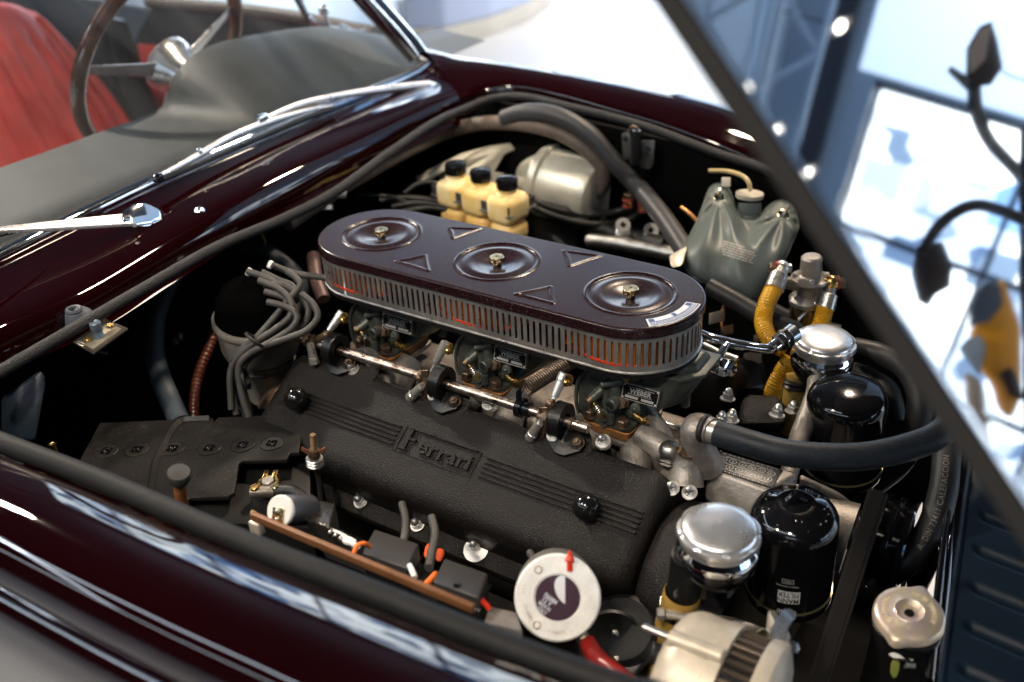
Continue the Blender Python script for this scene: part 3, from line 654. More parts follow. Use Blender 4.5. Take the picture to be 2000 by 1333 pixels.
# each pitch: a slot with rounded ends; built as polygon ring around the slot
for k in range(NS):
    s0 = k*pitch; sc = s0+pitch/2; hw = sw/2*1.0
    outer = []; inner = []
    nS = 6
    sl_ = []
    for j in range(nS+1): a = PI*j/nS; sl_.append((sc+hw*math.cos(a), z0-hw+hw*math.sin(a)))
    for j in range(nS+1): a = PI+PI*j/nS; sl_.append((sc+hw*math.cos(a), z1+hw+hw*math.sin(a)))
    n = len(sl_)
    ou = []
    for (s, z) in sl_:
        top = z > (z0+z1)/2
        dx = (s-sc)/hw
        ou.append((sc+dx*pitch/2, (zt if top else zb) if True else z))
    # outer ring: corners
    P2 = [(s0+pitch, z0-hw), (s0+pitch, zt)]+[(sc+pitch/2*math.cos(PI*j/nS), zt) for j in range(1, nS)]+[(s0, zt)]
    def pt(s, z, off=0): p, nn = per(s, BR); return p-nn*off+V((0, 0, z))
    vs = [pt(s, z) for s, z in sl_]+[pt(s, z) for s, z in ou]+[pt(s, z, .0014) for s, z in sl_]
    fs = [[j, (j+1) % n, n+(j+1) % n, n+j] for j in range(n) ]+[[j, 2*n+j, 2*n+(j+1) % n, (j+1) % n] for j in range(n)]
    m.add(vs, fs)
m.loft([stad(BR, zb), stad(BR+.0014, zb-.001), stad(BR+.0016, zb-.0024), stad(BR-.001, zb-.003), stad(BR-.004, zb-.002)], cap=False)
m.build('slotted_band', band_m, air, 30)
m = MB().loft([stad(BR-.001, -.058), stad(BR-.001, -.0655), stad(BR-.012, -.070), stad(BR-.03, -.071)], cap=True)
m.build('base_tray', black, air)
for c in CX:
    m = MB()
    rr = []
    for z in (-.013, -.056): rr.append([V((c+(.069 if k % 2 else .0765)*math.cos(2*PI*k/120), (.069 if k % 2 else .0765)*math.sin(2*PI*k/120), z)) for k in range(120)])
    m.loft(rr); m.build('paper_element', amber, air, 0)
    m = MB(); m.tube([V((c+.0772*math.cos(2*PI*k/48), .0772*math.sin(2*PI*k/48), -.051+.006*math.cos(2*PI*k/48+2.4))) for k in range(49)], .0022, 6, 0, cap=False); m.build('rubber_ring', redr, air)
for i, c in enumerate(CX):
    m = MB()
    m.lathe((c, 0, -.0045), Z_, [(.0052, 0), (.0052, .0035), (.0060, .0045)], 40)
    m.lathe((c, 0, .0), Z_, [(.0060, 0), (.0089, .0006), (.0089, .0058), (.0083, .0065), (.0019, .0065), (.0018, .004), (0, .004)], 96, rmod=lambda t, r: 1+(.03*(1 if int(t*96) % 2 else 0) if r > .0088 else 0))
    m.build('thumb_nut', brassb, air)
# service sticker: an arc of silver white with blue print
a0, a1, ri, ro = R(-52), R(8), .0600, .0765
sc_ = V((LH, 0, .0006))
def arc(r, a, z=0): return sc_+V((r*math.cos(a), r*math.sin(a), z))
st = MB()
st.grid([[arc(r, a0+(a1-a0)*k/24) for k in range(25)] for r in (ri, ro)], True)
stk = st.build('service_sticker', stick_w, air, 0)
pr = MB()
for r, h, dens in ((.0742, .0018, 1), (.0715, .0014, 1), (.0690, .0012, 1)):
    k = a0+.03
    while k < a1-.03:
        w_ = random.uniform(.012, .05)
        pr.grid([[arc(rr2, k+(w_)*j/3, .0003) for j in range(4)] for rr2 in (r-h/2, r+h/2)], True); k += w_+random.uniform(.006, .014)
pr.grid([[arc(rr2, a0+.03+.1*j/3, .0003) for j in range(4)] for rr2 in (.0612, .0672)], True)
pr.grid([[arc(rr2, a1-.13+.1*j/3, .0003) for j in range(4)] for rr2 in (.0612, .0672)], True)
pr.grid([[arc(rr2, (a0+a1)/2-.04+.08*j/3, .0003) for j in range(4)] for rr2 in (.0612, .0672)], True)
pr.grid([[arc(rr2, a0+.02+(a1-a0-.04)*j/24, .00025) for j in range(25)] for rr2 in (.0672, .0678)], True)
pr.build('sticker_print', blue_p, stk, 0)

# ================================================================== CARBURETTORS (three alike)
def carb():
    t = thing('carburettor', (.18, -.04, -.17), '', 'carburettor', 'downdraught carburettors under the air cleaner')
    C = lambda px, py, y: PY(px, py, y+.036)
    # barrel body
    fr_ = [PY(px, py, -.043) for px, py in ((1131, 745), (1150, 722), (1214, 720), (1217, 752), (1214, 806), (1150, 816), (1131, 806))]
    m = MB(); m.hull(fr_+[p+V((.004, .075, .004)) for p in fr_], .004, 3)
    m.hull([V((.150, -.052, -.076)), V((.212, -.052, -.076)), V((.150, .02, -.070)), V((.225, .02, -.070)), V((.150, -.048, -.088)), V((.212, -.048, -.088)), V((.225, .02, -.09)), V((.15, .02, -.09))], .003)
    m.build('body_casting', gunmetal, t)
    m = MB()   # throttle-side cover with a raised rim
    lp = [PY(px, py, -.0480) for px, py in ((1129, 800), (1128, 758), (1134, 741), (1150, 724), (1176, 718), (1181, 735), (1181, 796), (1164, 812), (1134, 812))]
    m.prism(lp, (0, .010, 0), bev=.0025); m.build('side_cover', gunmetal, t)
    m = MB(); m.tube([PY(px, py, -.0490) for px, py in ((1131, 806), (1126, 790), (1126, 760), (1132, 741), (1148, 724), (1165, 717))], .0024, 10)
    m.tube([PY(px, py, -.0490) for px, py in ((1174, 740), (1177, 765), (1176, 790), (1164, 806))], .0014, 8)
    m.build('cover_rim', gunmetal, t)
    # vertical wells
    m = MB(); m.cyl(C(1187, 718, -.086), C(1185, 806, -.086), .0058).cyl(C(1203, 722, -.088), C(1202, 826, -.088), .0068)
    m.cyl(C(1178, 752, -.094), C(1216, 746, -.094), .0036).sphere(C(1178, 752, -.094), .0042)
    m.build('emulsion_wells', gunmetal, t)
    m = MB(); m.cyl(C(1206, 781, -.090), C(1192, 793, -.104), .0078, ch=.0006).lathe(C(1192, 793, -.104), C(1192, 793, -.104)-C(1206, 781, -.090), [(.0078, 0), (.0074, .0006), (.0050, .0006), (.0046, -.007), (0, -.007)], 24)
    m.build('idle_passage_boss', gunmetal, t)
    # float bowl
    b0 = [V((.215, -.043, -.072)), V((.258, -.034, -.075)), V((.278, -.012, -.075)), V((.28, .03, -.072)), V((.215, .03, -.07))]
    b1 = [V((.209, -.040, -.118)), V((.240, -.032, -.126)), V((.256, -.012, -.118)), V((.258, .03, -.110)), V((.209, .03, -.118))]
    MB().hull(b0+b1, .006, 3).build('float_bowl', gunmetal, t)
    m = MB(); c0 = sum(b0, V())/5
    m.prism([c0+(p-c0)*1.05+V((0, 0, -.003)) for p in b0], (0, 0, .005), bev=.0015)
    m.hull([c0+(p-c0)*.8+V((0, 0, .001)) for p in b0]+[c0+(p-c0)*.65+V((0, 0, .012)) for p in b0], .003)
    m.build('bowl_cover', gunmetal, t)
    for px, py in ((1254, 733), (1322, 722), (1340, 735)):
        p = C(px, py+8, -.035); MB().cyl(p-Z_*.035, p, .0065, ch=.001).cyl(p, p+Z_*.004, .0042, n=6).build('cover_screw', gunmetal, t)
    # name plate
    q = [PY(1217, 745, -.051), PY(1287, 763, -.043), PY(1286, 796, -.043), PY(1216, 774, -.051)]
    c = sum(q, V())/4; ux = ((q[1]-q[0])+(q[2]-q[3])).normalized(); uy = ((q[0]-q[3])+(q[1]-q[2])).normalized(); un = ux.cross(uy).normalized(); uy = un.cross(ux)
    w = ((q[1]-q[0]).length+(q[2]-q[3]).length)/2; h = ((q[0]-q[3]).length+(q[1]-q[2]).length)/2
    c = c+un*.0012
    bx_ = MB().box(c-un*.005, (w*1.06, h*1.10, .010), (ux, uy, un), bev=.002).build('plate_pad', gunmetal, t)
    pl_ = MB().box(c+un*.0004, (w, h, .001), (ux, uy, un), bev=.0003, seg=1).build('name_plate', plateb, t, 20)
    f = MB()
    for s in (-1, 1): f.box(c+uy*(s*h*.485)+un*.0010, (w, .0007, .0005), (ux, uy, un)); f.box(c+ux*(s*w*.488)+un*.0010, (.0007, h, .0005), (ux, uy, un))
    f.text('WEBER', c+uy*h*.09+un*.0012, ux, uy, h*.30, .0002, width=w*.60, bold=.03)
    f.text('EDOARDO WEBER', c+uy*h*.33+un*.0012, ux, uy, h*.055, .0002, width=w*.74)
    f.text('BOLOGNA ( ITALIA )', c-uy*h*.11+un*.0012, ux, uy, h*.06, .0002, width=w*.66)
    f.box(c-ux*w*.22-uy*h*.30+un*.0010, (w*.36, h*.15, .0004), (ux, uy, un)); f.box(c+ux*w*.22-uy*h*.30+un*.0010, (w*.34, h*.15, .0004), (ux, uy, un))
    f.build('plate_lettering', mat('aluminium_lettering', (.42, .42, .40), .5, .2), pl_, 0)
    for a, b in ((-1, 1), (1, 1), (1, -1), (-1, -1)): MB().sphere(c+ux*(a*w*.455)+uy*(b*h*.41)+un*.001, .0014, 10).build('rivet', zinc, pl_)
    # flange, gasket, insulator block
    fz = -.140; Lc, Rc, Bc = PZ(1136, 811, fz), PZ(1228, 842, fz), PZ(1272, 802, fz)
    def rp(pts, r):
        out = []
        for i, p in enumerate(pts):
            a_, b_ = (pts[i-1]-p).normalized(), (pts[(i+1) % len(pts)]-p).normalized()
            for k in range(5):
                q = k/4; out.append(p+a_*(r*(1-q)**2)+b_*(r*q**2))
        return out
    base = rp([Lc, Rc, Bc, V((Bc.x, .02, fz)), V((Lc.x, .02, fz))], .009)
    Fb = base
    MB().prism(base, (0, 0, -.006), bev=.002).build('flange', gunmetal, t)
    c0 = V(((Lc.x+Rc.x)/2, -.02, fz))
    MB().prism([c0+(p-c0)*1.01+V((0, 0, -.0063)) for p in base], (0, 0, -.0016)).build('flange_gasket', orange_gasket, t, 0)
    MB().prism([c0+(p-c0)*.98+V((0, 0, -.0081)) for p in base], (0, 0, -.011), bev=.003).build('insulator_block', gasket, t)
    MB().prism([c0+(p-c0)*1.04+V((0, 0, -.0195)) for p in base], (0, 0, -.007), bev=.003).build('lower_flange', alu_d, t)
    for px, py in ((1153, 812), (1217, 832)):
        p = PZ(px, py, fz); m = MB(); m.lathe(p, Z_, [(.0092, 0), (.0092, .0016)], 24); hexnut(m, p+Z_*.0016, Z_, .0074, .0078); m.lathe(p+Z_*.0094, Z_, [(.0056, -.001), (.0050, .0012), (.0028, .0016)], 16).cyl(p+Z_*.009, p+Z_*.0125, .0030); m.build('flange_nut', rust, t)
    # brass fittings
    p = C(1160, 775, -.096); d = V((-.45, -.75, -.45)).normalized()
    m = MB(); m.cyl(p-d*.012, p+d*.004, .0062).build('jet_boss', gunmetal, t)
    m = MB(); m.cyl(p, p+d*.010, .0050, ch=.0008).box(p+d*.0102, (.009, .0012, .001), frame(d)).build('jet_screw', rust, t)
    p = C(1216, 786, -.088); d = V((.1, -.9, .3)).normalized()
    m = MB(); m.cyl(p-d*.008, p+d*.002, .0085); hexnut(m, p+d*.002, d, .0070, .006); m.build('pump_jet_cover', rust, t)
    p = C(1230, 803, -.082); d = V((.95, -.30, -.10)).normalized()
    m = MB(); m.cyl(p-d*.004, p+d*.008, .0062, n=6); m.build('union_boss', gunmetal, t)
    m = MB(); m.cyl(p+d*.008, p+d*.022, .0045); m.cyl(p+d*.011, p+d*.013, .0052); m.cyl(p+d*.022, p+d*.027, .0036, .0030, n=6); m.build('brass_union', brass, t)
    m = MB(); p = C(1242, 797, -.088); m.lathe(p, (0, -1, .2), [(.0062, -.002), (.0062, .002), (.003, .003)], 16).sphere(p+V((0, -.003, 0)), .0026); m.build('lever_washer', gunmetal, t)
    # idle adjusting screw with spring
    p = C(1161, 790, -.098); q = C(1176, 813, -.100); hx = []
    d = (q-p); a_, b_, c_ = frame(d)
    for k in range(61): hx.append(p+d*(k/60*.8)+a_*(.0034*math.cos(k*PI/6))+b_*(.0034*math.sin(k*PI/6)))
    MB().tube(hx, .0007, 5, 0).build('spring', zinc, t)
    MB().cyl(p-d*.35, p+d*.05, .0046, n=12).cyl(p, q, .0018).build('idle_screw', brass, t)
    m = MB(); p = C(1177, 812, -.103); m.lathe(p, (-.1, -1, .35), [(.0078, -.012), (.0078, 0), (.0055, .0005), (.0055, -.0005)], 24).build('mixture_boss', gunmetal, t)
    m = MB(); m.lathe(p, (-.1, -1, .35), [(.0052, -.002), (.0052, .001), (0, .001)], 20).build('mixture_screw', brass, t)
    m = MB(); m.cyl(C(1192, 808, -.10), C(1193, 826, -.10), .005, n=8); m.lathe(C(1177, 826, -.102), (0, -1, .1), [(.0065, -.01), (.0062, 0), (0, 0)], 18).build('drain_plug', gunmetal, t)
    m = MB(); p = C(1220, 741, -.090); m.lathe(p, (.1, -1, .2), [(.0048, -.004), (.0048, 0), (.0036, .001), (0, .001)], 16); m.build('brass_screw', brass, t)
    MB().tube([C(1162, 753, -.1), C(1161, 760, -.102), C(1160, 770, -.1)], .0006, 5).build('split_pin', chrome, t)
    # black throat up into the tray
    MB().cyl((.165, -.02, -.085), (.165, -.02, -.066), .022).cyl((.205, -.02, -.085), (.205, -.02, -.066), .022).build('air_horn', gunmetal, t)
    return t
orange_gasket = mat('orange_gasket_edge', (.42, .17, .05), .5, var=.4, vscale=60)
c3 = carb()
for i, (dx, dy_) in enumerate(((0, 0), (-.1735, 0), (-.3470, 0))):
    t = c3 if i == 0 else copy_tree(c3)
    t.location = V((.18+dx, -.04+dy_, -.17))
    t['label'] = ['front carburettor with brown gasket edge beside the chrome fuel union', 'middle carburettor behind the throttle rod, next to the coil return spring', 'rearmost carburettor, dim beneath the rear end of the slotted band'][i]

# ================================================================== NEAR VALVE COVER
VO = V((0, -.19, -.15)); VN = V((0, -.5, .8660254)); VW = V((0, .8660254, .5))
def VP(px, py): return PP(px, py, VO, VN)
def VC(x, w, n): return VO+X_*x+VW*w+VN*n
cover = thing('valve_cover', VO, 'crackle black near side valve cover with raised ribs and script', 'valve cover')
# section swept along x with closed rounded ends
sec = [(.064, -.07), (.063, -.012), (.0605, -.004), (.055, -.0006), (.045, 0), (-.040, 0), (-.052, -.0012), (-.060, -.006), (-.066, -.014), (-.069, -.026), (-.069, -.040), (-.070, -.055), (-.072, -.062), (-.078, -.065), (-.090, -.0655), (-.092, -.068), (-.092, -.085)]
x0_, x1_ = -.232, .297
rows = []
def endf(x):
    e = min(x-x0_, x1_-x); r_ = .020
    return 0 if e > r_ else (r_-math.sqrt(max(0, r_*r_-(r_-e)**2)))
xs = [x0_, x0_+.0008, x0_+.003, x0_+.007, x0_+.013, x0_+.02]+[x0_+.02+(x1_-x0_-.04)*k/30 for k in range(1, 30)]+[x1_-.02, x1_-.013, x1_-.007, x1_-.003, x1_-.0008, x1_]
for x in xs:
    d = endf(x); row = []
    for w, n in sec:
        fr_ = 1 if n > -.05 else max(0, 1-(-.05-n)/.02)
        row.append(VC(x, w-(d*.5*(1 if w > 0 else -1) if abs(w) > .05 else 0)*fr_, n-d*fr_ if n > -.06 else n))
    rows.append(row)
m = MB().grid(rows)
m.add([p-VN*.0 for p in rows[0]]+[VC(x0_, .06, -.09)], [list(range(len(sec)+1))]); m.add([p for p in rows[-1]]+[VC(x1_, .06, -.09)], [list(range(len(sec)+1))], True)
m.build('cover_casting', crinkle, cover, 40)
def ribs(xa, xb, name='rib'):
    for k in range(5):
        w = -.0115+k*.0058
        MB().box(VC((xa+xb)/2, w, .0006), (xb-xa-.004*(k % 2 == 9), .0028, .0044), (X_, VW, VN), bev=.0009, seg=2).build(name, crinkle, cover)
ribs(-.207, -.026); ribs(.094, .286)
# raised lettering with its long overbar
lt = MB(); sp = .5
ox = (VP(790, 868)+VP(925, 915))/2
tc_ = VC(.034, .0, .0012)
lt.text('errari', VC(.0435, -.0025, .0014), X_, VW, .0195, .0020, width=.073, bold=.03)
# F: tall slab letter, overbar over the whole word, feet
lt.box(VC(-.0105, -.0005, .0016), (.0068, .027, .0040), (X_, VW, VN), bev=.0006)
lt.box(VC(.0325, .0145, .0014), (.096, .0028, .0036), (X_, VW, VN), bev=.0006)
lt.box(VC(-.0035, .001, .0016), (.0100, .0036, .0040), (X_, VW, VN), bev=.0006)
lt.box(VC(-.0115, -.0125, .0012), (.0125, .0026, .0030), (X_, VW, VN), bev=.0006)
for x in (.0235, .0385, .0735): lt.box(VC(x-.0005, -.0090, .0012), (.0098, .0024, .0030), (X_, VW, VN), bev=.0005)
lt.build('raised_script', crinkle, cover)
# frame around lettering
fm = MB()
for s in (-1,): fm.box(VC(.030, -.0165, .0004), (.112, .0012, .0016), (X_, VW, VN))
fm.box(VC(-.0205, 0, .0004), (.0012, .032, .0016), (X_, VW, VN)); fm.box(VC(.0845, 0, .0004), (.0012, .032, .0016), (X_, VW, VN))
fm.build('script_frame', crinkle, cover)
for px, py in ((590, 791), (1152, 1002)):
    p = VP(px, py)
    MB().cyl(p-VN*.004, p+VN*.006, .0115, .010).sphere(p+VN*.0150, .0148, 28, VN).build('ball_knob', bakelite, cover)
for px, py in ((870, 790), (1105, 872), (700, 718)):
    p = VP(px, py); MB().lathe(p-VN*.001, VN, [(.030, 0), (.026, .0006), (.020, .0014), (0, .0016)], 28).build('bracket_pad', crinkle, cover)
FLP = VC(0, -.085, -.063)
for px, py in ((705, 975), (816, 1020), (930, 1063)):
    m = MB(); bolt(m, PP(px, py+5, FLP, VN), VN, .0068, .006, True); m.build('dome_nut', zinc, cover)
MB().lathe(PP(930, 1074, FLP, VN), VN, [(.015, .0005), (.015, .0012), (0, .0012)], 20).build('washer', zinc, cover)
for px, py, d in ((1238, 1138, -.05), (1262, 1184, -.075), (1312, 955, -.022), (1347, 963, -.03), (1178, 863, .0), (955, 790, .0), (690, 722, -.0)):
    m = MB(); bolt(m, PP(px, py, VO+VN*d, VN), VN, .0062, .006, True); m.build('dome_nut', zinc, cover)

# ================================================================== THROTTLE LINKAGE
link = thing('throttle_linkage', PY(895, 757, -.135), 'worn steel throttle rod with levers, ball links and black arch brackets', 'throttle linkage')
ry = -.135
ra, rbp = PY(578, 658, ry), PY(1150, 838, ry)
rm_ = MB(); rd = (rbp-ra).normalized()
MB().cyl(ra, rbp, .0056, n=16, ch=.0006).build('rod', rod_m, link)
def rodat(px, off=0):   # point on the rod at image column px
    t = 0
    lo, hi = 0, 1
    for _ in range(30):
        mid = (lo+hi)/2; p = ra.lerp(rbp, mid); q = p-CAM; x_ = 1000+FPX*q.dot(AR)/q.dot(AF)
        if x_ < px: lo = mid
        else: hi = mid
    return ra.lerp(rbp, lo)
for px, fx, fy in ((655, 670, 712), (862, 872, 785), (1095, 1108, 865)):
    c = rodat(px); foot = VP(fx, fy)+VN*.002
    br = MB(); ring = []
    # arch: flat ring standing across the rod
    a_ = VN; b_ = VW
    n = 28; ro_, ri_ = .0205, .0095; vs = []; fs = []
    for s in (-.0068, .0068):
        for k in range(n): t = 2*PI*k/n; vs.append(c+X_*s+a_*(ro_*math.cos(t))+b_*(ro_*math.sin(t)))
        for k in range(n): t = 2*PI*k/n; vs.append(c+X_*s+a_*(ri_*math.cos(t))+b_*(ri_*math.sin(t)))
    for k in range(n):
        k2 = (k+1) % n; fs += [[k, k2, n+k2, n+k], [2*n+k, 3*n+k, 3*n+k2, 2*n+k2], [k, 2*n+k, 2*n+k2, k2], [n+k, n+k2, 3*n+k2, 3*n+k]]
    br.add(vs, fs)
    br.cyl(c-X_*.0055, c-X_*.001, .0115)
    br.prism([c+X_*(-.0066)-VN*.010+VW*.017, c+X_*(-.0066)-VN*.010-VW*.017, foot-X_*.0066-VW*.016, foot-X_*.0066+VW*.016], X_*.0132, bev=.0015)
    br.prism([foot+X_*(.0225*math.cos(t))+VW*(.0185*math.sin(t)) for t in [R(a) for a in (20, 75, 105, 160, 200, 255, 285, 340)]], VN*.005, bev=.0012)
    br.cyl(foot+X_*.014+VN*.005, foot+X_*.014+VN*.008, .0075)
    br.build('arch_bracket', mat('arch_black_iron', (.0045, .0045, .0045), .38, bump=.5, bscale=260, spec=.35), link)
    for s in (-1, 1):
        m = MB(); bolt(m, foot+X_*(.0155*s)+VN*.0055, VN, .0055, .005); m.build('bracket_bolt', rust if s > 0 else zinc, link)
MB().lathe(rodat(1110)+rd*.003, rd, [(.0075, 0), (.0075, .003), (.004, .0045), (0, .005)], 16).build('rod_end_screw', rust, link)
# levers with links
def linkrod(p, q, name='ball_link', r=.0031):
    m = MB(); p = V(p); q = V(q); d = (q-p).normalized()
    m.cyl(p, q, r*.75, n=8); m.cyl(p, p+d*.004, r*1.15, n=6)
    m.cyl(q-d*.020, q-d*.002, r*1.5, r*1.75, n=16); m.cyl(q-d*.002, q+d*.008, r*2.0, n=16, ch=.001)
    m.build(name, steel_l, link)
steel_l = mat('bright_link_steel', (.68, .66, .61), .3, .85, var=.1, vscale=90, rvar=.08)
for px, up0, up1, dn0, dn1, lv in ((828, (838, 735), (866, 680), (826, 752), (806, 772), ((822, 725), (836, 724), (833, 790), (823, 790))), (1063, (1078, 785), (1097, 742), (1062, 812), (1040, 848), ((1052, 797), (1074, 797), (1062, 858), (1053, 858))), (606, (640, 650), (662, 620), (607, 678), (612, 700), ((600, 655), (614, 655), (612, 716), (603, 716)))):
    c = rodat(px)
    MB().prism([PY(a, b, ry-.009) for a, b in lv], (0, .0028, 0), bev=.0008).build('lever', rust, link)
    MB().cyl(c-rd*.005, c+rd*.006, .0088).build('lever_collar', rust, link)
    linkrod(PY(up0[0], up0[1], ry+.004), PY(up1[0], up1[1], ry+.02))
    linkrod(PY(dn0[0], dn0[1], ry-.012), PY(dn1[0], dn1[1], ry-.014))
    m = MB(); p = PY(up0[0]-3, up0[1]+5, ry-.003); m.tube([c+V((0, -.004, 0)), p, PY(up0[0], up0[1], ry+.004)], .0042, 8).sphere(p, .0058).sphere(c+V((0, -.009, .004)), .0045).build('lever_arm', rust, link)
    p = PY(up1[0]+9, up1[1]+6, ry+.02); MB().cyl(p+X_*-.010, p+X_*.006, .0025).sphere(p, .0046).lathe(p+X_*.004+Z_*.006, (-.2, -1, .4), [(.0055, 0), (.0055, .002), (.0035, .002), (.0035, 0)], 16).build('ball_stud', brass, link)
# black stop lever on the rod and the long coil spring
c = rodat(1018)
m = MB(); m.cyl(c-rd*.004, c+rd*.003, .0115).cyl(c-rd*.004, c+rd*.012, .0085)
m.hull([PY(1007, 765, ry-.004), PY(1018, 758, ry-.004), PY(1022, 812, ry-.004), PY(1008, 808, ry-.004), PY(1007, 765, ry), PY(1018, 758, ry), PY(1022, 812, ry), PY(1008, 808, ry)], .001)
m.build('stop_lever', blackg, link)
sp0, sp1 = PY(1028, 757, -.128), PY(1128, 697, -.055)
spring = thing('return_spring', sp0, 'bronze coil return spring stretched from the throttle rod under the slotted band', 'spring')
d = sp1-sp0; a_, b_, c_ = frame(d); NT = 25
pts = [sp0+d*(k/(NT*14))+a_*(.0088*math.cos(2*PI*k/14))+b_*(.0088*math.sin(2*PI*k/14)) for k in range(NT*14+1)]
MB().tube(pts, .00115, 6, 0).build('coil', mat('bronze_spring_wire', (.17, .125, .09), .4, .9, var=.4, vscale=60), spring, 60)
MB().tube([sp0+a_*.0085, sp0-c_*.004, sp0-c_*.008-a_*.004, PY(1018, 768, ry)], .0011, 6).build('hook', rust, spring)

# ================================================================== INLET MANIFOLD
man = thing('inlet_manifold', (.0, -.03, -.2), 'rough cast aluminium inlet manifold runners below the three carburettors', 'manifold')
MB().box((.0, .0, -.205), (.52, .10, .05), bev=.012, seg=3).build('plenum', alu_d, man)
MB().prism([(.40, -.6, -.50), (1.05, -.6, -.50), (1.05, .12, -.50), (.60, .10, -.50), (.40, .10, -.50)], (0, 0, -.01)).build('front_crossmember', bay, man, 0)
for cx in (.187, .0135, -.16):
    for dx in (-.028, .028):
        m = MB(); m.tube([(cx+dx, -.035, -.168), (cx+dx*1.2, -.062, -.176), (cx+dx*1.6, -.090, -.192), (cx+dx*2.0, -.118, -.215)], [.021, .020, .019, .021], 16)
        m.build('runner', alu, man)
MB().hull([PZ(1240, 870, -.165), PZ(1300, 880, -.165), PZ(1330, 930, -.165), PZ(1290, 900, -.165), PZ(1240, 870, -.2), PZ(1300, 880, -.2), PZ(1335, 945, -.2), PZ(1280, 930, -.2), PZ(1270, 835, -.165), PZ(1270, 835, -.2)], .006, 3).build('corner_casting', alu, man)
MB().tube([PZ(1250, 850, -.15), PZ(1290, 872, -.152), PZ(1318, 905, -.162), PZ(1322, 935, -.18)], [.014, .016, .017, .019], 16).build('water_gallery', alu, man)
MB().tube([PZ(1262, 800, -.15), PZ(1290, 845, -.15), PZ(1300, 870, -.155)], [.010, .012, .012], 14).build('cross_gallery', alu, man)
MB().tube([PY(1285, 826, .01), PY(1330, 842, .01), PY(1365, 862, -.01)], .0055, 10).build('steel_pipe', steel, man)
p = PZ(1308, 884, -.142); m = MB(); hexnut(m, p-Z_*.008, Z_, .0125, .009); m.lathe(p, Z_, [(.0125, 0), (.0125, .003), (.0105, .009), (.006, .0125), (0, .0135)], 20).lathe(p-Z_*.008, Z_, [(.0155, -.002), (.0155, 0)], 20); m.build('large_dome_nut', steel, man)
for px, py in ((1346, 884),):
    p = PZ(px, py, -.135); m = MB(); bolt(m, p, Z_, .0094, .010, True); m.build('bronze_dome_nut', rust, man)
MB().tube([PZ(1338, 945, -.17), PZ(1342, 915, -.155), PZ(1345, 893, -.142), PZ(1346, 884, -.136)], [.021, .0175, .0145, .0140], 20).build('stud_post', alu, man)
MB().tube([PZ(1385, 915, -.16), PZ(1366, 875, -.13), PZ(1356, 846, -.108), PZ(1364, 833, -.102), PZ(1390, 843, -.10)], [.018, .017, .0155, .015, .0145], 20).build('thermostat_elbow', alu, man)
p = PZ(1178, 868, -.163); m = MB(); bolt(m, p, V((0, -.3, 1)), .0075, .006, True); m.build('bright_dome_nut', zinc, man)
for px, py in ((960, 794),):
    p = PZ(px, py, -.16); m = MB(); bolt(m, p, V((0, -.3, 1)), .0072, .006, True); m.build('bright_dome_nut', zinc, man)

# far bank valve cover, mostly in shadow, with its nuts and front distributor cover
fc = thing('valve_cover', (0, .19, -.15), 'shadowed crackle black valve cover on the far side, dome nuts at its front end', 'valve cover')
W2 = V((0, -.8660254, .5)); N2 = V((0, .5, .8660254))
MB().box(V((.02, .165, -.170))-N2*.03, (.50, .125, .07), (X_, W2, N2), bev=.018, seg=3).build('cover_casting', crinkle, fc)
MB().hull([PD(1450, 770, 1.2), PD(1525, 775, 1.18), PD(1540, 830, 1.15), PD(1440, 835, 1.17), PD(1455, 775, 1.3), PD(1530, 780, 1.3), PD(1545, 840, 1.26), PD(1440, 835, 1.28)], .010, 3).build('front_cover', crinkle, fc)
for px, py, D in ((1421, 780, 1.17), (1517, 812, 1.12), (1408, 826, 1.12), (1428, 822, 1.12), (1547, 805, 1.17)):
    m = MB(); bolt(m, PD(px, py, D), V((0, .2, 1)), .0068, .007, True); m.build('dome_nut', zinc, fc)

# ================================================================== TIMING CASE with the firing-order plate
tcs = thing('timing_case', PZ(1480, 960, -.16), 'sand cast aluminium timing case with a black firing order plate on top', 'engine casting')
m = MB()
zt_ = -.158
m.hull([PZ(1401, 876, zt_), PZ(1562, 924, zt_), PZ(1385, 916, zt_), PZ(1500, 958, zt_)]+[p+V((0, -.014, -.035)) for p in (PZ(1385, 916, zt_), PZ(1510, 962, zt_))]+[p+V((0, .004, -.05)) for p in (PZ(1401, 876, zt_), PZ(1562, 924, zt_))], .005, 3)
m.build('plate_boss', alu, tcs)
m = MB(); a = PZ(1430, 972, -.215); b = PZ(1660, 1052, -.225)
m.tube([a, a.lerp(b, .5), b], [.030, .034, .040], 24)
m.hull([PZ(1562, 926, -.165), PZ(1640, 962, -.185), PZ(1690, 1004, -.20), PZ(1560, 990, -.20), PZ(1562, 930, -.24), PZ(1695, 1010, -.26), PZ(1640, 1060, -.26)], .008, 3)
m.build('case', alu, tcs)
# plate
A, B, Cc, Dd = PZ(1408, 883, zt_), PZ(1530, 920, zt_), PZ(1500, 953, zt_), PZ(1390, 917, zt_)
c = (A+B+Cc+Dd)/4+Z_*.0008; ux = (B-A).normalized(); uy = (A-Dd); uy = (uy-ux*uy.dot(ux)).normalized(); w = (B-A).length; h = (A-Dd).dot(uy)
plt = MB().box(c, (w, h, .0012), (ux, uy, Z_), bev=.0003).build('firing_order_plate', plateb, tcs)
f = MB(); cc = c+Z_*.0008
def tline(s, off, hh, wid): f.text(s, cc+uy*(h*off), -ux, -uy, hh*.72, .00012, width=w*wid)
tline('1 - 7 - 5 - 11 - 3 - 9 - 6 - 12 - 2 - 8 - 4 - 10', .43, .0028, .84)
tline('CYLINDER IGNITION ORDER', .30, .0026, .74)
tline('SENSO DI MARCIA - DIRECTION OF MARCH', -.02, .0024, .84)
tline('ORDINE DI ACCENSIONE DEI CILINDRI', -.33, .0026, .84)
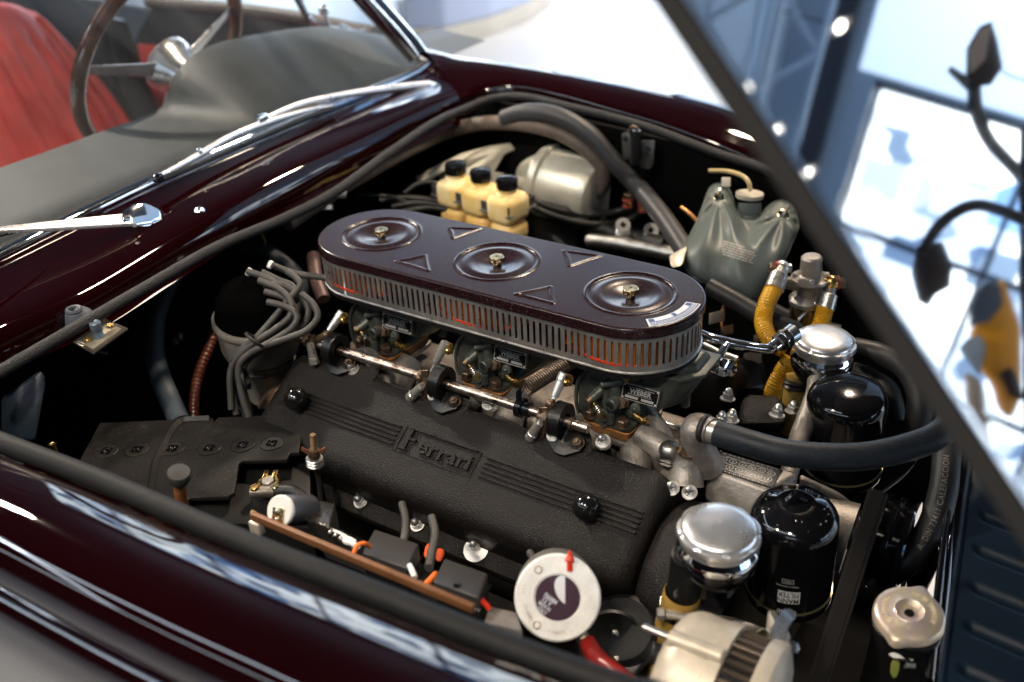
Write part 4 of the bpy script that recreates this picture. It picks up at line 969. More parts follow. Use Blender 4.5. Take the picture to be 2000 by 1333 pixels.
tline('1 - 7 - 5 - 11 - 3 - 9 - 6 - 12 - 2 - 8 - 4 - 10', -.44, .0026, .84)
for j, nums in ((.145, '7 8 9 10 11 12'.split()), (-.17, '6 5 4 3 2 1'.split())):
    for k, s in enumerate(nums):
        q = cc+uy*(h*j)+ux*(w*(-.38+k*.152))
        f.text(s, q, -ux, -uy, .0034, .00012, width=.0015 if len(s) == 1 else .003)
        f.loft([[q+ux*(r*math.cos(t))*1.15+uy*(r*math.sin(t))+Z_*z for t in [2*PI*i/24 for i in range(24)]] for r, z in ((.0037, 0), (.0037, .00012), (.0032, .00012))], cap=False)
f.build('plate_lettering', platew, plt, 0)
for s, t in ((-1, 1), (1, 1), (-1, -1)): MB().sphere(c+ux*(s*w*.485)+uy*(t*h*.45)+Z_*.0008, .0016, 10).build('rivet', rust, tcs)
# black curved front cover of near bank
fcv = thing('cam_drive_cover', PD(1300, 1080, .97), 'rounded crackle black cam drive cover at the front end of the near valve cover', 'engine cover')
MB().lathe(PD(1345, 1135, 1.03)-X_*.01, X_, [(.01, -.02), (.075, -.02), (.082, -.012), (.084, 0), (.084, .03), (.078, .038), (.02, .04)], 48).build('cover_casting', crinkle, fcv)
MB().lathe(PD(1215, 1230, .96), V((0, -.5, .866)), [(.03, -.03), (.036, -.02), (.036, .0), (.031, .004), (0, .004)], 32).build('end_boss', black, fcv)

# ================================================================== OIL FILTERS
def ofilter(label, top, r, h, ax, center, text):
    t = thing('oil_filter', top-ax*h, label, 'oil filter', 'spin-on oil filters')
    prof = [(0, 0), (.012, 0), (.0125, -.001), (.020, -.0012)] if center else [(0, 0), (.02, -.0006)]
    prof = [(r*.35, -h*0-.0005)]
    if center: prof = [(0, .004), (.006, .004), (.012, .0022), (.0145, .001), (.018, .0022), (.0205, .001), (.024, -.001), (r*.72, -.004), (r*.88, -.0085), (r*.97, -.015), (r, -.022)]
    else: prof = [(0, .001), (.02, .0005), (r*.75, -.003), (r*.9, -.008), (r*.975, -.014), (r, -.021)]
    prof += [(r, -h+.012), (r*1.03, -h+.010), (r*1.04, -h+.004), (r*1.02, -h), (0, -h)]
    MB().lathe(top, ax, prof, 56).build('canister', blackg, t, 50)
    MB().lathe(top-ax*(h-.011), ax, [(r*1.032, 0), (r*1.045, .001), (r*1.032, .002)], 56).build('seam_rim', mat('worn_seam_edge', (.25, .22, .12), .3, .8), t)
    if center:
        x, y, a = frame(ax)
        m = MB(); m.tube([top+ax*.004-AR*.010, top+ax*.0085-AR*.002+AU*.002, top+ax*.006+AR*.010], [.003, .0045, .003], 8); m.build('dome_lug', blackg, t)
        m = MB()
        random.seed(3)
        for k in range(26):
            a_ = random.uniform(0, 2*PI); rr = random.uniform(.014, r*.8)
            m.sphere(top+x*rr*math.cos(a_)+y*rr*math.sin(a_)-ax*(.0035*max(0, (rr-.022)/.014)), random.uniform(.0004, .0008), 6)
        m.build('dust_specks', zinc, t)
    if text:
        f = MB()
        # print on the near side wall, upside down
        def wrap(s, off, z, hh, wid, inv=False, boxed=False):
            """lettering wrapped on the wall: angle off around the axis"""
            g = MB()
            x, y, a = frame(ax, -AF); 
            if boxed:
                n = 10
                for i in range(n):
                    pass
            cu = MB(); cu.text(s, V((0, 0, 0)), X_, Y_, hh, .00001, width=wid)
            vs = []
            for v in cu.v:
                ang = off-v.x/r*1.0; rr = r+.0003
                vs.append(top-ax*(z+v.y)+x*(rr*math.cos(ang))+y*(rr*math.sin(ang)))
            f.add(vs, cu.f)
        return t, f, wrap
    return t, None, None
FA = V((.0, .0, 1)).normalized()
ft = PD(1555, 985, .965)
FA = (PD(1555, 985, .965)-PD(1536, 1170, 1.045)).normalized()
t, f, wrap = ofilter('gloss black oil filter at the front with white maker print and dusty lugged dome', ft, .0440, .126, FA, True, True)
x, y, a = frame(FA, -AF)
def patch(a0_, a1_, z0_, z1_, off=.0002, n=8, mm=None, par=None, name='print_panel'):
    g = MB(); g.grid([[ft-FA*z+x*(((.0440+off))*math.cos(an))+y*(((.0440+off))*math.sin(an)) for an in [a0_+(a1_-a0_)*i/n for i in range(n+1)]] for z in (z0_, z1_)]); return g
c0 = -.33
wrap('W 940', c0, .110, .0052, .020); wrap('Made in Germany', c0-.04, .0725, .0022, .022); wrap('7001', c0-.04, .0655, .0026, .0075)
f.build('white_print', platew, t, 0)
pn = patch(c0-.24, c0+.26, .080, .098).build('print_panel', mat('filter_print_white', (.62, .62, .60), .4), t, 0)
f2 = MB(); f = f2
def wrap2(s, off, z, hh, wid, rr):
    cu = MB(); cu.text(s, V((0, 0, 0)), X_, Y_, hh, .00001, width=wid, bold=.02)
    f2.add([ft-FA*(z+v.y)+x*(rr*math.cos(off-v.x/.0440))+y*(rr*math.sin(off-v.x/.0440)) for v in cu.v], cu.f)
wrap2('MANN', c0, .0935, .0072, .0205, .04445); wrap2('FILTER', c0, .0845, .0072, .0205, .04445)
f2.build('panel_lettering', plateb, pn, 0)
g = MB()
for a0_, a1_, z0_, z1_ in ((c0-.17, c0+.09, .0625, .0629), (c0-.17, c0+.09, .0682, .0686), (c0-.17, c0-.16, .0625, .0686), (c0+.08, c0+.09, .0625, .0686)):
    g.grid([[ft-FA*z+x*(.0442*math.cos(an))+y*(.0442*math.sin(an)) for an in [a0_+(a1_-a0_)*i/6 for i in range(7)]] for z in (z0_, z1_)])
g.build('print_frame', platew, t, 0)
FA2 = (PD(1657, 765, 1.12)-PD(1645, 900, 1.18)).normalized()
t2, f, wrap = ofilter('plain smooth gloss black oil filter behind the big hose, farther from the camera', PD(1657, 757, 1.12), .0462, .125, FA2, False, False)
MB().tube([PD(1540, 930, 1.1), PD(1560, 860, 1.13), PD(1590, 780, 1.15), PD(1598, 745, 1.17)], [.010, .012, .012, .013], 14).build('filter_head_neck', alu, t2)

# ================================================================== OIL FILLER CAPS (fluted polished caps on black necks)
def filler(label, c, r):
    t = thing('oil_filler', c-Z_*.12, label, 'oil filler', 'polished oil filler caps')
    fl_ = lambda u, q: 1+(.045*abs(math.cos(u*PI*9)) if q > r*.97 else 0)
    m = MB(); m.lathe(c, Z_, [(0, .0048), (r*.3, .0045), (r*.62, .0034), (r*.86, .0012), (r*.93, -.0012), (r*.945, -.0035), (r*.99, -.0045), (r*1.0, -.006), (r*1.0, -.0105), (r*.975, -.0125), (r*.93, -.0130), (r*.93, -.018)], 128, rmod=fl_)
    m.build('cap', alu_p, t, 50)
    MB().lathe(c, Z_, [(r*.90, -.015), (r*.93, -.018), (r*1.0, -.022), (r*1.04, -.026), (r*1.03, -.0295), (r*.97, -.031), (r*.9, -.031)], 64).build('neck_ring', chrome, t)
    MB().lathe(c, Z_, [(r*.97, -.030), (r*1.02, -.034), (r*.98, -.042), (r*.80, -.055), (r*.55, -.062), (.016, -.066), (.016, -.09)], 48).build('neck', blackg, t)
    return t
capc = PD(1405, 1028, .885); fr1 = filler('large polished fluted filler cap beside the front oil filter, nearest the camera', capc, .0372)
MB().lathe(PD(1392, 1135, .93), Z_, [(.022, .02), (.022, -.004), (.019, -.012), (.010, -.018), (0, -.02)], 24).build('drain_elbow', alu_d, fr1)
MB().cyl(PD(1345, 1085, .90), PD(1335, 1165, .93), .0165).build('breather_stub', black, fr1)
capf = PD(1611, 660, 1.175); fr2 = filler('smaller looking polished fluted filler cap behind the plain black oil filter', capf, .0367)
# amber breather pipe with worm clamp, from the near filler
ap = thing('breather_pipe', PD(1320, 1230, .93), 'amber resin breather pipe with a worm clamp beneath the near filler cap', 'pipe')
ptop, pbot = PD(1333, 1158, .925), PD(1290, 1333, 1.0); pd = (pbot-ptop).normalized()
MB().lathe(ptop, pd, [(.0168, 0), (.0175, -.001), (.0182, .002), (.0182, .010), (.0172, .013), (.0182, .02), (.020, .06), (.021, .13)], 28, cap=False).build('pipe', amber_pipe, ap)
MB().lathe(ptop+pd*.017, pd, [(.0185, 0), (.0192, 0), (.0192, .009), (.0185, .009)], 28, cap=False).build('clamp_band', steel, ap)
m = MB(); q = ptop+pd*.022-AF*.020; m.cyl(q-AR*.016, q+AR*.012-AU*.004, .0048); m.build('clamp_screw_housing', steel_l, ap); m = MB(); hexnut(m, q-AR*.024, AR, .0062, .007); m.build('clamp_screw', steel_l, ap)
ap2 = thing('breather_pipe', PD(1545, 780, 1.2), 'amber pipe stub below the far filler cap', 'pipe')
MB().tube([PD(1560, 735, 1.21), PD(1550, 790, 1.22), PD(1545, 840, 1.24)], .015, 20).build('pipe', amber_pipe, ap2)
MB().lathe(PD(1556, 752, 1.205), (PD(1560, 735, 1.21)-PD(1550, 790, 1.22)), [(.016, -.005), (.018, -.003), (.016, 0), (.018, .003), (.016, .005)], 24).build('clamp_band', black, ap2)

# ================================================================== BIG HOSES AT THE FRONT
bh = thing('radiator_hose', PZ(1600, 890, -.1), 'thick blue-black radiator hose crossing in front of the plain oil filter', 'hose')
bp_ = [PZ(px, py, z) for px, py, z in ((1400, 846, -.10), (1450, 862, -.099), (1530, 884, -.098), (1620, 893, -.096), (1700, 890, -.094), (1780, 872, -.09), (1835, 848, -.085), (1880, 800, -.08))]
MB().tube(bp_, .0142, 24, 8).build('hose', rubber_b, bh, 60)
d = (bp_[1]-bp_[0]).normalized()
MB().cyl(bp_[0]-d*.014, bp_[0]+d*.002, .0125).build('steel_ferrule', steel_l, bh)
MB().lathe(bp_[0]-d*.016, d, [(.0145, -.002), (.0165, 0), (.0165, .003), (.0145, .005)], 28).build('rubber_collar', rubber, bh)
vh = thing('radiator_hose', PD(1820, 1000, 1.0), 'thick curved black coolant hose with pale DIN lettering, dropping beside the radiator', 'hose')
vp = [PD(px, py, D) for px, py, D in ((1858, 800, 1.08), (1850, 880, 1.06), (1842, 960, 1.04), (1815, 1040, 1.03), (1768, 1100, 1.03), (1700, 1140, 1.05))]
MB().tube(vp, [.0145, .0148, .0150, .0150, .0148, .0145], 24, 8).build('hose', rubber, vh, 60)
fm = MB()
vc = cr(vp, 20); L_ = [0]
for a, b in zip(vc, vc[1:]): L_.append(L_[-1]+(b-a).length)
cu = MB(); cu.text('R. DIN 73411 CALEFACCION', V(), X_, Y_, .0062, .00001, width=.105, spacing=1.1)
def hosept(s, off):
    s = max(0, min(L_[-1]-1e-4, s)); i = max(j for j in range(len(L_)) if L_[j] <= s); i = min(i, len(vc)-2)
    p = vc[i].lerp(vc[i+1], (s-L_[i])/(L_[i+1]-L_[i])); tn = (vc[i+1]-vc[i]).normalized()
    vw = (CAM-p).normalized(); vw = (vw-tn*vw.dot(tn)).normalized(); sd = tn.cross(vw)
    an = off/.015; return p+(vw*math.cos(an)+sd*math.sin(an))*.0152
fm.add([hosept(.115-v.x, v.y) for v in cu.v], cu.f)
fm.build('hose_lettering', mat('faint_hose_print', (.16, .155, .14), .6), vh, 0)
# other dark hoses behind
def hose(label, pts, r, m_=rubber, cat='hose', group=None, name='rubber_hose', rings=0):
    P = [PD(*p) for p in pts]
    P = [p if p.y < .478 else PY(q[0], q[1], .478) for p, q in zip(P, pts)]
    mb_ = MB()
    if rings:
        Q = cr(P, 40); s = 0; rr = []
        Ls = [0]
        for a, b in zip(Q, Q[1:]): Ls.append(Ls[-1]+(b-a).length)
        N_ = int(Ls[-1]/rings*6); Q2 = resample(P, N_); 
        mb_.tube(Q2, r, 14, 0, rfun=lambda i: 1+.09*math.cos(i*2*PI/6))
    else: mb_.tube(P, r, 16, 8)
    o = mb_.build(name, m_, None, 60); tag(o, label, cat, group); return o
hose('dark hose running from behind the far filler cap down past the radiator corner', ((1668, 682, 1.22), (1720, 694, 1.2), (1770, 720, 1.17), (1795, 770, 1.15), (1790, 830, 1.15), (1760, 900, 1.18), (1690, 960, 1.22)), .015)
hose('lower dark hose behind the far filler neck', ((1660, 725, 1.24), (1700, 740, 1.22), (1735, 765, 1.2), (1750, 820, 1.2)), .013)
hose('thick black hose slanting below the grey bag towards the filler caps', ((1385, 560, 1.32), (1440, 590, 1.3), (1500, 625, 1.28), (1560, 650, 1.28)), .013)
hose('black hose under the fuel bowl running to the right', ((1400, 545, 1.38), (1480, 590, 1.36), (1560, 630, 1.34), (1640, 650, 1.32)), .011)

# ================================================================== PULLEYS, BELT, FAN
pu = thing('crank_pulley', PX(1745, 1020, .52), 'black grooved pulley carrying the belt in front of the timing case', 'pulley')
pc_ = PX(1738, 1060, .50)
for x0 in (0, .016): MB().lathe(pc_+X_*(x0-.012), X_, [(.02, 0), (.052, 0), (.054, .002), (.046, .008), (.054, .014), (.052, .016), (.02, .016)], 48).build('pulley_disc', blackg, pu)
MB().cyl(pc_-X_*.05, pc_+X_*.02, .022).build('hub', steel, pu)
bt = thing('drive_belt', PX(1680, 1130, .49), 'black toothed vee belt slanting down past the front oil filter', 'belt')
b0_, b1_ = PX(1716, 962, .492), PX(1596, 1345, .492)
d = (b1_-b0_).normalized(); s_ = d.cross(X_).normalized()
m = MB(); nseg = 90; L = (b1_-b0_).length+.05
for k in range(nseg):
    a = b0_+d*(L*k/nseg); b = b0_+d*(L*(k+.62)/nseg); e = b0_+d*(L*(k+1)/nseg)
    m.hull([a+X_*.0085, a-X_*.0085, b+X_*.0085, b-X_*.0085, a+X_*.006+s_*.008, a-X_*.006+s_*.008, b+X_*.006+s_*.008, b-X_*.006+s_*.008])
m.prism([b0_+X_*.0088, b0_-X_*.0088, b0_+d*L-X_*.0088, b0_+d*L+X_*.0088], s_*.0055)
m.build('belt', mat('worn_belt_rubber', (.010, .0085, .0075), .7, spec=.12, bump=.3, bscale=200, var=.3), bt, 0)
fan = thing('cooling_fan', PX(1790, 1230, .56), 'black cooling fan blades between the belt and the radiator', 'fan')
fc0 = PD(1760, 1260, 1.12)
for k in range(5):
    a_ = 2*PI*k/5+.3; d = Y_*math.cos(a_)+Z_*math.sin(a_); q = X_.cross(d)
    MB().prism([fc0+d*.03-q*.015, fc0+d*.15-q*.035+X_*.01, fc0+d*.155+q*.03-X_*.01, fc0+d*.03+q*.018], X_*.002).build('blade', black, fan)
MB().cyl(fc0-X_*.02, fc0+X_*.02, .04).build('hub', black, fan)

# ================================================================== RADIATOR, CAP, FRONT PANEL
rd_ = thing('radiator', PD(1870, 1100, .9), 'gloss black radiator header tank beside the curved coolant hose', 'radiator')
MB().hull([PD(1868, 900, 1.10), PD(1890, 900, 1.12), PD(1888, 920, 1.15), PD(1840, 1300, .90), PD(1815, 1300, .90), PD(1800, 1333, .92), PD(1838, 1333, .9), PD(1868, 900, 1.3), PD(1820, 1333, 1.2)], .004, 2).build('header_tank', blackg, rd_)
MB().tube([PD(1862, 880, 1.10), PD(1845, 1040, 1.0), PD(1828, 1200, .92), PD(1815, 1330, .87)], .004, 10).build('tank_seam', blackg, rd_)
cpc = PD(1776, 1196, .90)
MB().lathe(cpc-Z_*.016, Z_, [(.030, -.09), (.028, -.02), (.031, -.008), (.031, 0), (.026, .003)], 36).build('filler_neck', black, rd_)
ca = (Z_+V((-.02, -.12, 0))).normalized(); x, y, a = frame(ca, AR)
ears = lambda u, q: 1+(.19*max(0, math.cos((u-.145)*4*PI))**10 if q > .024 else 0)
rc = MB().lathe(cpc, ca, [(.0, -.0035), (.004, -.0035), (.0045, -.0015), (.0085, -.0015), (.011, .0015), (.013, .0030), (.0145, .0020), (.025, .0008), (.0295, -.0002), (.0315, -.0025), (.0318, -.010), (.0305, -.0105)], 120, up=AR, rmod=ears).build('radiator_cap', gold_z, rd_, 50)
rc['label'] = 'gold passivated two-eared radiator cap with embossed lettering'
MB().cyl(cpc-ca*.002, cpc-ca*.0002, .0042).build('centre_rivet', black, rc)
f = MB()
for s, r0, a0_, a1_ in (('WARNING', .0225, 200, 130), ('NEVER OPEN HOT', .0215, 60, -40), ('SLOWLY', .0185, 250, 200)):
    n = len(s)
    for i, ch in enumerate(s):
        an = R(a0_+(a1_-a0_)*(i/(n-1))); rd2 = x*math.cos(an)+y*math.sin(an); tg = ca.cross(rd2)
        if ch != ' ': f.text(ch, cpc+rd2*r0+ca*.0014, -tg, rd2, .0042, .0005, bold=.03)
f.build('embossed_lettering', mat('pale_gold_lettering', (.85, .74, .50), .4, .3), rc, 0)
gh = thing('overflow_hose', PD(1748, 1300, .90), 'olive green overflow hose with a white clamp hanging below the radiator cap', 'hose')
MB().tube([PD(1757, 1262, .90), PD(1750, 1300, .91), PD(1742, 1345, .93)], .0078, 16).build('hose', green_h, gh)
MB().cyl(PD(1759, 1250, .895), PD(1754, 1278, .90), .0088).build('clamp_sleeve', white_p, gh)
MB().cyl(PD(1756, 1281, .90), PD(1755, 1286, .90), .0092).build('rubber_band', rubber, gh)
m = MB(); m.cyl(PD(1772, 1285, .895), PD(1792, 1268, .895), .0055).cyl(PD(1765, 1295, .9), PD(1785, 1296, .9), .005); m.build('clamp_screw', steel_l, gh)
fp = thing('front_panel', PZ(1950, 1100, -.1), 'blue-black painted panel with pressed slanting ribs beside the radiator', 'body panel')
TLp, BLp = PD(1896, 905, 1.02), PD(1836, 1345, .80); TRp, BRp = PD(2100, 985, .94), PD(2060, 1460, .74)
rows = []
ns = 60; nt_ = 120
pn_ = (TRp-TLp).cross(BLp-TLp).normalized()
if pn_.dot(CAM-TLp) < 0: pn_ = -pn_
for j in range(nt_+1):
    row = []; tv = j/nt_
    for i in range(ns+1):
        u = i/ns; p = (TLp.lerp(TRp, u)).lerp(BLp.lerp(BRp, u), tv)
        hgt = 0
        for k in range(5):
            tc2 = .30+.178*k-.02*k if False else .245+.165*k
            dv = (tv-tc2+.02*u)
            env = sst(.10, .22, u)
            hgt += -.0045*env*(bump1(dv, .034))
        row.append(p+pn_*hgt)
    rows.append(row)
MB().grid(rows).build('ribbed_panel', panel_b, fp, 60)
MB().tube([TLp, TLp.lerp(BLp, .5), BLp], .003, 8).build('folded_edge', panel_b, fp)

# ================================================================== ALTERNATOR
alt = thing('alternator', PD(1380, 1330, .86), 'sandy cast alternator with black slotted stator and steel adjusting arm', 'alternator')
ac = PD(1366, 1345, .84); R0 = .064
MB().lathe(ac, X_, [(.030, -.034), (.050, -.031), (.058, -.026), (.0625, -.018), (.0635, -.012), (.0635, .010), (.0648, .011), (.0648, .0225), (.060, .023)], 64).build('rear_housing', pale_alu, alt)
MB().lathe(ac, X_, [(.050, .022), (.058, .0225), (.058, .048), (.050, .048)], 64).build('stator', black, alt)
m = MB()
for k in range(40):
    a_ = 2*PI*k/40; d = Y_*math.cos(a_)+Z_*math.sin(a_); m.box(ac+X_*.035+d*.0588, (.0255, .0042, .005), (X_, X_.cross(d), d), bev=.0006, seg=1)
lm = m.build('stator_bars', mat('stator_lamination_brown', (.10, .075, .055), .35, .6), alt, 0)
MB().lathe(ac, X_, [(.05, .048), (.0635, .0482), (.0645, .055), (.0625, .061), (.050, .066), (.03, .070), (.02, .070)], 64).build('front_housing', pale_alu, alt)
for an in (100, 150):
    d = Y_*math.cos(R(an))+Z_*math.sin(R(an))
    MB().cyl(ac-X_*.026+d*.060, ac+X_*.022+d*.063, .0075, ch=.001).build('through_bolt_boss', pale_alu, alt)
    MB().cyl(ac-X_*.050+d*.060, ac-X_*.024+d*.060, .0032).build('terminal_stud', zinc, alt)
MB().hull([PD(1345, 1195, .90), PD(1430, 1225, .92), PD(1440, 1250, .91), PD(1352, 1212, .88), PD(1345, 1195, .96), PD(1430, 1225, .97)], .004).build('regulator_block', mat('grey_plastic', (.13, .115, .10), .45), alt)
MB().cyl(PD(1268, 1272, .85), PD(1292, 1282, .85), .0095, n=20, ch=.001).build('terminal_boot', rubber, alt)
MB().cyl(PD(1290, 1281, .85), PD(1300, 1285, .85), .011, n=20).build('boot_washer', white_p, alt)
# ears and adjusting arm
MB().hull([PD(1500, 1190, .86), PD(1530, 1240, .84), PD(1540, 1320, .82), PD(1500, 1345, .84), PD(1488, 1290, .86), PD(1512, 1190, .90), PD(1545, 1240, .88), PD(1552, 1320, .86)], .003).build('front_ear', pale_alu, alt)
arm = [PD(px, py, D) for px, py, D in ((1548, 1196, .865), (1535, 1208, .855), (1518, 1238, .84), (1500, 1285, .825), (1494, 1310, .82))]
m = MB(); Q = cr(arm, 8)
rings = []
for i, p in enumerate(Q):
    tn = (Q[min(i+1, len(Q)-1)]-Q[max(0, i-1)]).normalized(); sd = tn.cross((AF+X_*.5).normalized()).normalized(); nn = sd.cross(tn)
    w_ = .0062*min(1, .45+1.2*math.sin(PI*min(i, len(Q)-1-i)/len(Q)*1.0+.02)); rings.append([p+sd*w_+nn*.0015, p-sd*w_+nn*.0015, p-sd*w_-nn*.0015, p+sd*w_-nn*.0015])
m.loft(rings); m.build('adjusting_arm', mat('blued_arm_steel', (.50, .53, .58), .3, .8, rvar=.08, vscale=30, var=.3), alt, 30)
m = MB(); hexnut(m, PD(1540, 1268, .83), AR*.9-AF*.3, .0085, .008); m.cyl(PD(1548, 1266, .83), PD(1556, 1262, .828), .004); m.build('arm_nut', chrome, alt)
m = MB(); hexnut(m, PD(1488, 1243, .84), -AF+AU*.4, .0068, .006); m.build('brass_bolt', brassb, alt)
MB().hull([PD(1290+110, 1200, 1.0), PD(1470, 1215, .98), PD(1510, 1240, .98), PD(1400, 1240, 1.0), PD(1400, 1200, 1.05), PD(1500, 1240, 1.04)], .005).build('mounting_lug', alu, alt)

# ================================================================== BATTERY
BZ = -.17
bat = thing('battery', PZ(380, 900, BZ)-Z_*.17, 'dusty black battery with six cross-slotted cell plugs and a brass terminal clamp', 'battery')
def bz(px, py, dz=0): return PZ(px, py, BZ)+Z_*dz
outl = [(195, 826), (337, 820), (356, 813), (415, 816), (419, 823), (426, 815), (577, 809), (577, 822), (592, 821), (588, 850), (584, 884), (566, 884), (560, 898), (474, 900), (466, 906), (458, 962), (445, 970), (372, 972), (330, 1010), (120, 985), (160, 890)]
MB().prism([bz(*p) for p in outl], (0, 0, -.006), bev=.0012).build('top_cover', batt_m, bat)
c0 = bz(380, 900); bu = (bz(590, 808)-bz(195, 826)).normalized(); bv = Z_.cross(bu)
MB().hull([bz(200, 832, -.006), bz(598, 818, -.03), bz(600, 990, -.03), bz(160, 1000, -.006)]+[p-Z_*.15 for p in (bz(200, 832), bz(598, 818), bz(600, 990), bz(160, 1000))], .003).build('case', mat('battery_case_black', (.010, .010, .0095), .45, bump=.1), bat)
m = MB(); m.tube([bz(410, 819, .001), bz(360, 822, .001), bz(338, 838, .001), bz(320, 870, .001), bz(303, 905, .001), bz(296, 945, .001), bz(292, 975, .001)], .0046, 4); m.build('vent_channel', batt_m, bat)
for px, py in ((208, 882), (268, 879), (337, 877), (409, 876), (474, 870), (531, 867)):
    p = bz(px, py)
    m = MB(); m.lathe(p, Z_, [(.0145, -.002), (.0145, .0012), (.0138, .0016), (.0132, .0006), (0, .0004)], 40)
    cp_ = m.build('cell_plug', batt_m, bat)
    m = MB()
    for q in range(2):
        a_ = math.atan2(bu.y, bu.x)+.6+q*PI/2; d = V((math.cos(a_), math.sin(a_), 0)); e = Z_.cross(d)
        m.box(p+Z_*.0008, (.0150, .0024, .0010), (d, e, Z_)); m.box(p+Z_*.0008+d*.0045, (.0035, .0062, .0011), (d, e, Z_)); m.box(p+Z_*.0008-d*.0045, (.0035, .0062, .0011), (d, e, Z_))
    m.build('cross_slot', blackg, cp_, 0)
    m = MB()
    for k in range(9): m.sphere(p+V((random.uniform(-.004, .004), random.uniform(-.004, .004), .001)), .0005, 5)
    m.build('slot_grit', zinc, cp_)
m = MB()
pt_ = bz(522, 935, -.008)
MB().cyl(pt_-Z_*.02, pt_+Z_*.006, .0078, .0072, n=24, ch=.0008).build('lead_post', mat('lead_post', (.30, .28, .26), .45, .8, bump=.5, bscale=300), bat)
m = MB(); x, y, a = frame(Z_, AR)
m.lathe(pt_+Z_*.003, Z_, [(.0085, -.007), (.0125, -.006), (.0125, 0), (.0115, .001), (.0085, .001)], 32, cap=False)
for s in (-1, 1): m.box(pt_+AU*0+V((0, 0, .000))+(bv*.013)*1+bu*(.0055*s), (.006, .014, .010), (bu, bv, Z_), bev=.001)
m.build('brass_clamp', brass, bat)
m = MB(); q = pt_-bv*.014; m.cyl(q-bu*.018, q+bu*.018, .0068, ch=.001).build('clamp_barrel', alu_d, bat)
for s in (-1, 1): m = MB(); m.cyl(q+bu*(.0115*s)+Z_*.005, q+bu*(.0115*s)+Z_*.009, .0052, ch=.0006).box(q+bu*(.0115*s)+Z_*.0091, (.008, .001, .0006), (bu, bv, Z_)); m.build('clamp_screw', brassb if s > 0 else brass, bat)
MB().tube([q+bu*.012, bz(572, 955, -.005), bz(600, 975, -.01), bz(625, 1000, -.02)], .0075, 14).build('battery_cable', rubber, bat)
hb = thing('hold_down_rod', bz(612, 900, -.05), 'rusty threaded hold-down rod with wing nut standing at the battery corner', 'wing nut')
p0 = PD(611, 849, 1.09); p1 = PD(615, 905, 1.11); d = (p1-p0).normalized()
MB().tube([p0+d*((p1-p0).length*k/60) for k in range(61)], .0034, 12, 0, rfun=lambda i: 1+.10*(i % 2)).build('threaded_rod', mat('rusty_thread', (.34, .22, .12), .5, .7, var=.5, vscale=160), hb)
m = MB(); q = p0+d*.024; m.cyl(q-d*.003, q+d*.006, .0062, .0072)
m.build('wing_nut_body', rust, hb)
for s in (-1, 1): MB().hull([q+AR*(s*.005)-d*.001, q+AR*(s*.005)+d*.005, q+AR*(s*.0135)-d*.0075, q+AR*(s*.0150)-d*.002, q+AR*(s*.008)-d*.004]+[v-AF*.0025 for v in (q+AR*(s*.005)-d*.001, q+AR*(s*.005)+d*.005, q+AR*(s*.0135)-d*.0075, q+AR*(s*.0150)-d*.002)], .0006).build('wing', mat('copper_wing', (.40, .17, .09), .35, .8), hb)
for k in range(3): MB().lathe(q+d*(.0085+k*.0038), d, [(.0092, 0), (.0100, .0008), (.0100, .0026), (.0092, .0034)], 24).build('spacer_washer', zinc, hb)
MB().tube([p1+d*.005, PD(622, 935, 1.12), PD(626, 975, 1.12), PD(628, 1010, 1.12)], .003, 8).build('rod_lower', black, hb)
# ================================================================== BUMP STOPS
bs = thing('rubber_buffer', PD(350, 985, .93), 'blurred grey rubber bonnet buffer on a rusty stud between battery and near wing', 'buffer')
p0, p1 = PD(349, 922, .93), PD(356, 1000, .97); d = (p1-p0).normalized()
MB().lathe(p0, d, [(0, -.001), (.006, -.0005), (.0105, 0), (.0112, .002), (.0108, .009), (.009, .014), (.006, .015)], 28).build('rubber_head', mat('grey_buffer_rubber', (.045, .045, .043), .45, var=.2), bs)
MB().cyl(p0+d*.014, p1, .0062, n=16).build('rusty_stud', mat('orange_rust', (.30, .11, .03), .7, var=.6, vscale=90), bs)
b2 = thing('fixing_stud', PD(105, 885, 1.0), 'small brass headed stud beside the near wing seal, rear of the battery', 'stud')
MB().cyl(PD(101, 868, 1.0), PD(110, 888, 1.01), .0028).cyl(PD(101, 866, 1.0), PD(102, 870, 1.0), .004).build('stud', brass, b2)

# ================================================================== FUSE BOARD WITH RELAYS
fb = thing('relay_board', PZ(700, 1100, -.03), 'narrow brown fibre board edge-on along the near wing seal carrying the relays', 'relay board')
ba, bb = PD(492, 1006, .93), PD(925, 1188, .80)
d = (bb-ba).normalized(); nn = d.cross(AF).normalized()
MB().box((ba+bb)/2+V((0, .0, -.001)), ((bb-ba).length, .0050, .0085), (d, Z_.cross(d).normalized(), Z_), bev=.0006).build('board', board, fb)
MB().cyl(PD(492, 1000, .94), PD(520, 1018, .93), .0022).build('yellow_pin', brass, fb)
MB().box(PD(502, 1030, .94), (.014, .008, .014), (d, Z_.cross(d).normalized(), Z_), bev=.001).build('metal_foot', pale_alu, fb)
def dbox(name, label, quad, dep, m_, parts=None, cat='relay', grp=None):
    """box from its visible top quad (pixels + depth), extruded down"""
    pts = [PD(px, py, D) for px, py, D in quad]
    t = thing(name, sum(pts, V())/4-Z_*dep, label, cat, grp)
    MB().hull(pts+[p-Z_*dep for p in pts], .0022, 3).build('housing', m_, t)
    return t, pts
t, p = dbox('relay', 'black cube relay on the brown board nearest the battery', [(731, 1033, .97), (818, 1062, .95), (795, 1110, .90), (706, 1080, .92)], .045, relay_m, grp='black cube relays')
MB().tube([p[3].lerp(p[2], 0)+Z_*-.017+AF*-.0015, p[2]-Z_*.017-AF*.0015, p[1]-Z_*.017+AR*.002], .0006, 6, 0).build('seam_line', blackg, t)
t, p = dbox('relay', 'black cube relay on the brown board nearest the round white-faced compressor', [(868, 1090, .92), (953, 1120, .90), (935, 1168, .85), (845, 1136, .87)], .045, relay_m, grp='black cube relays')
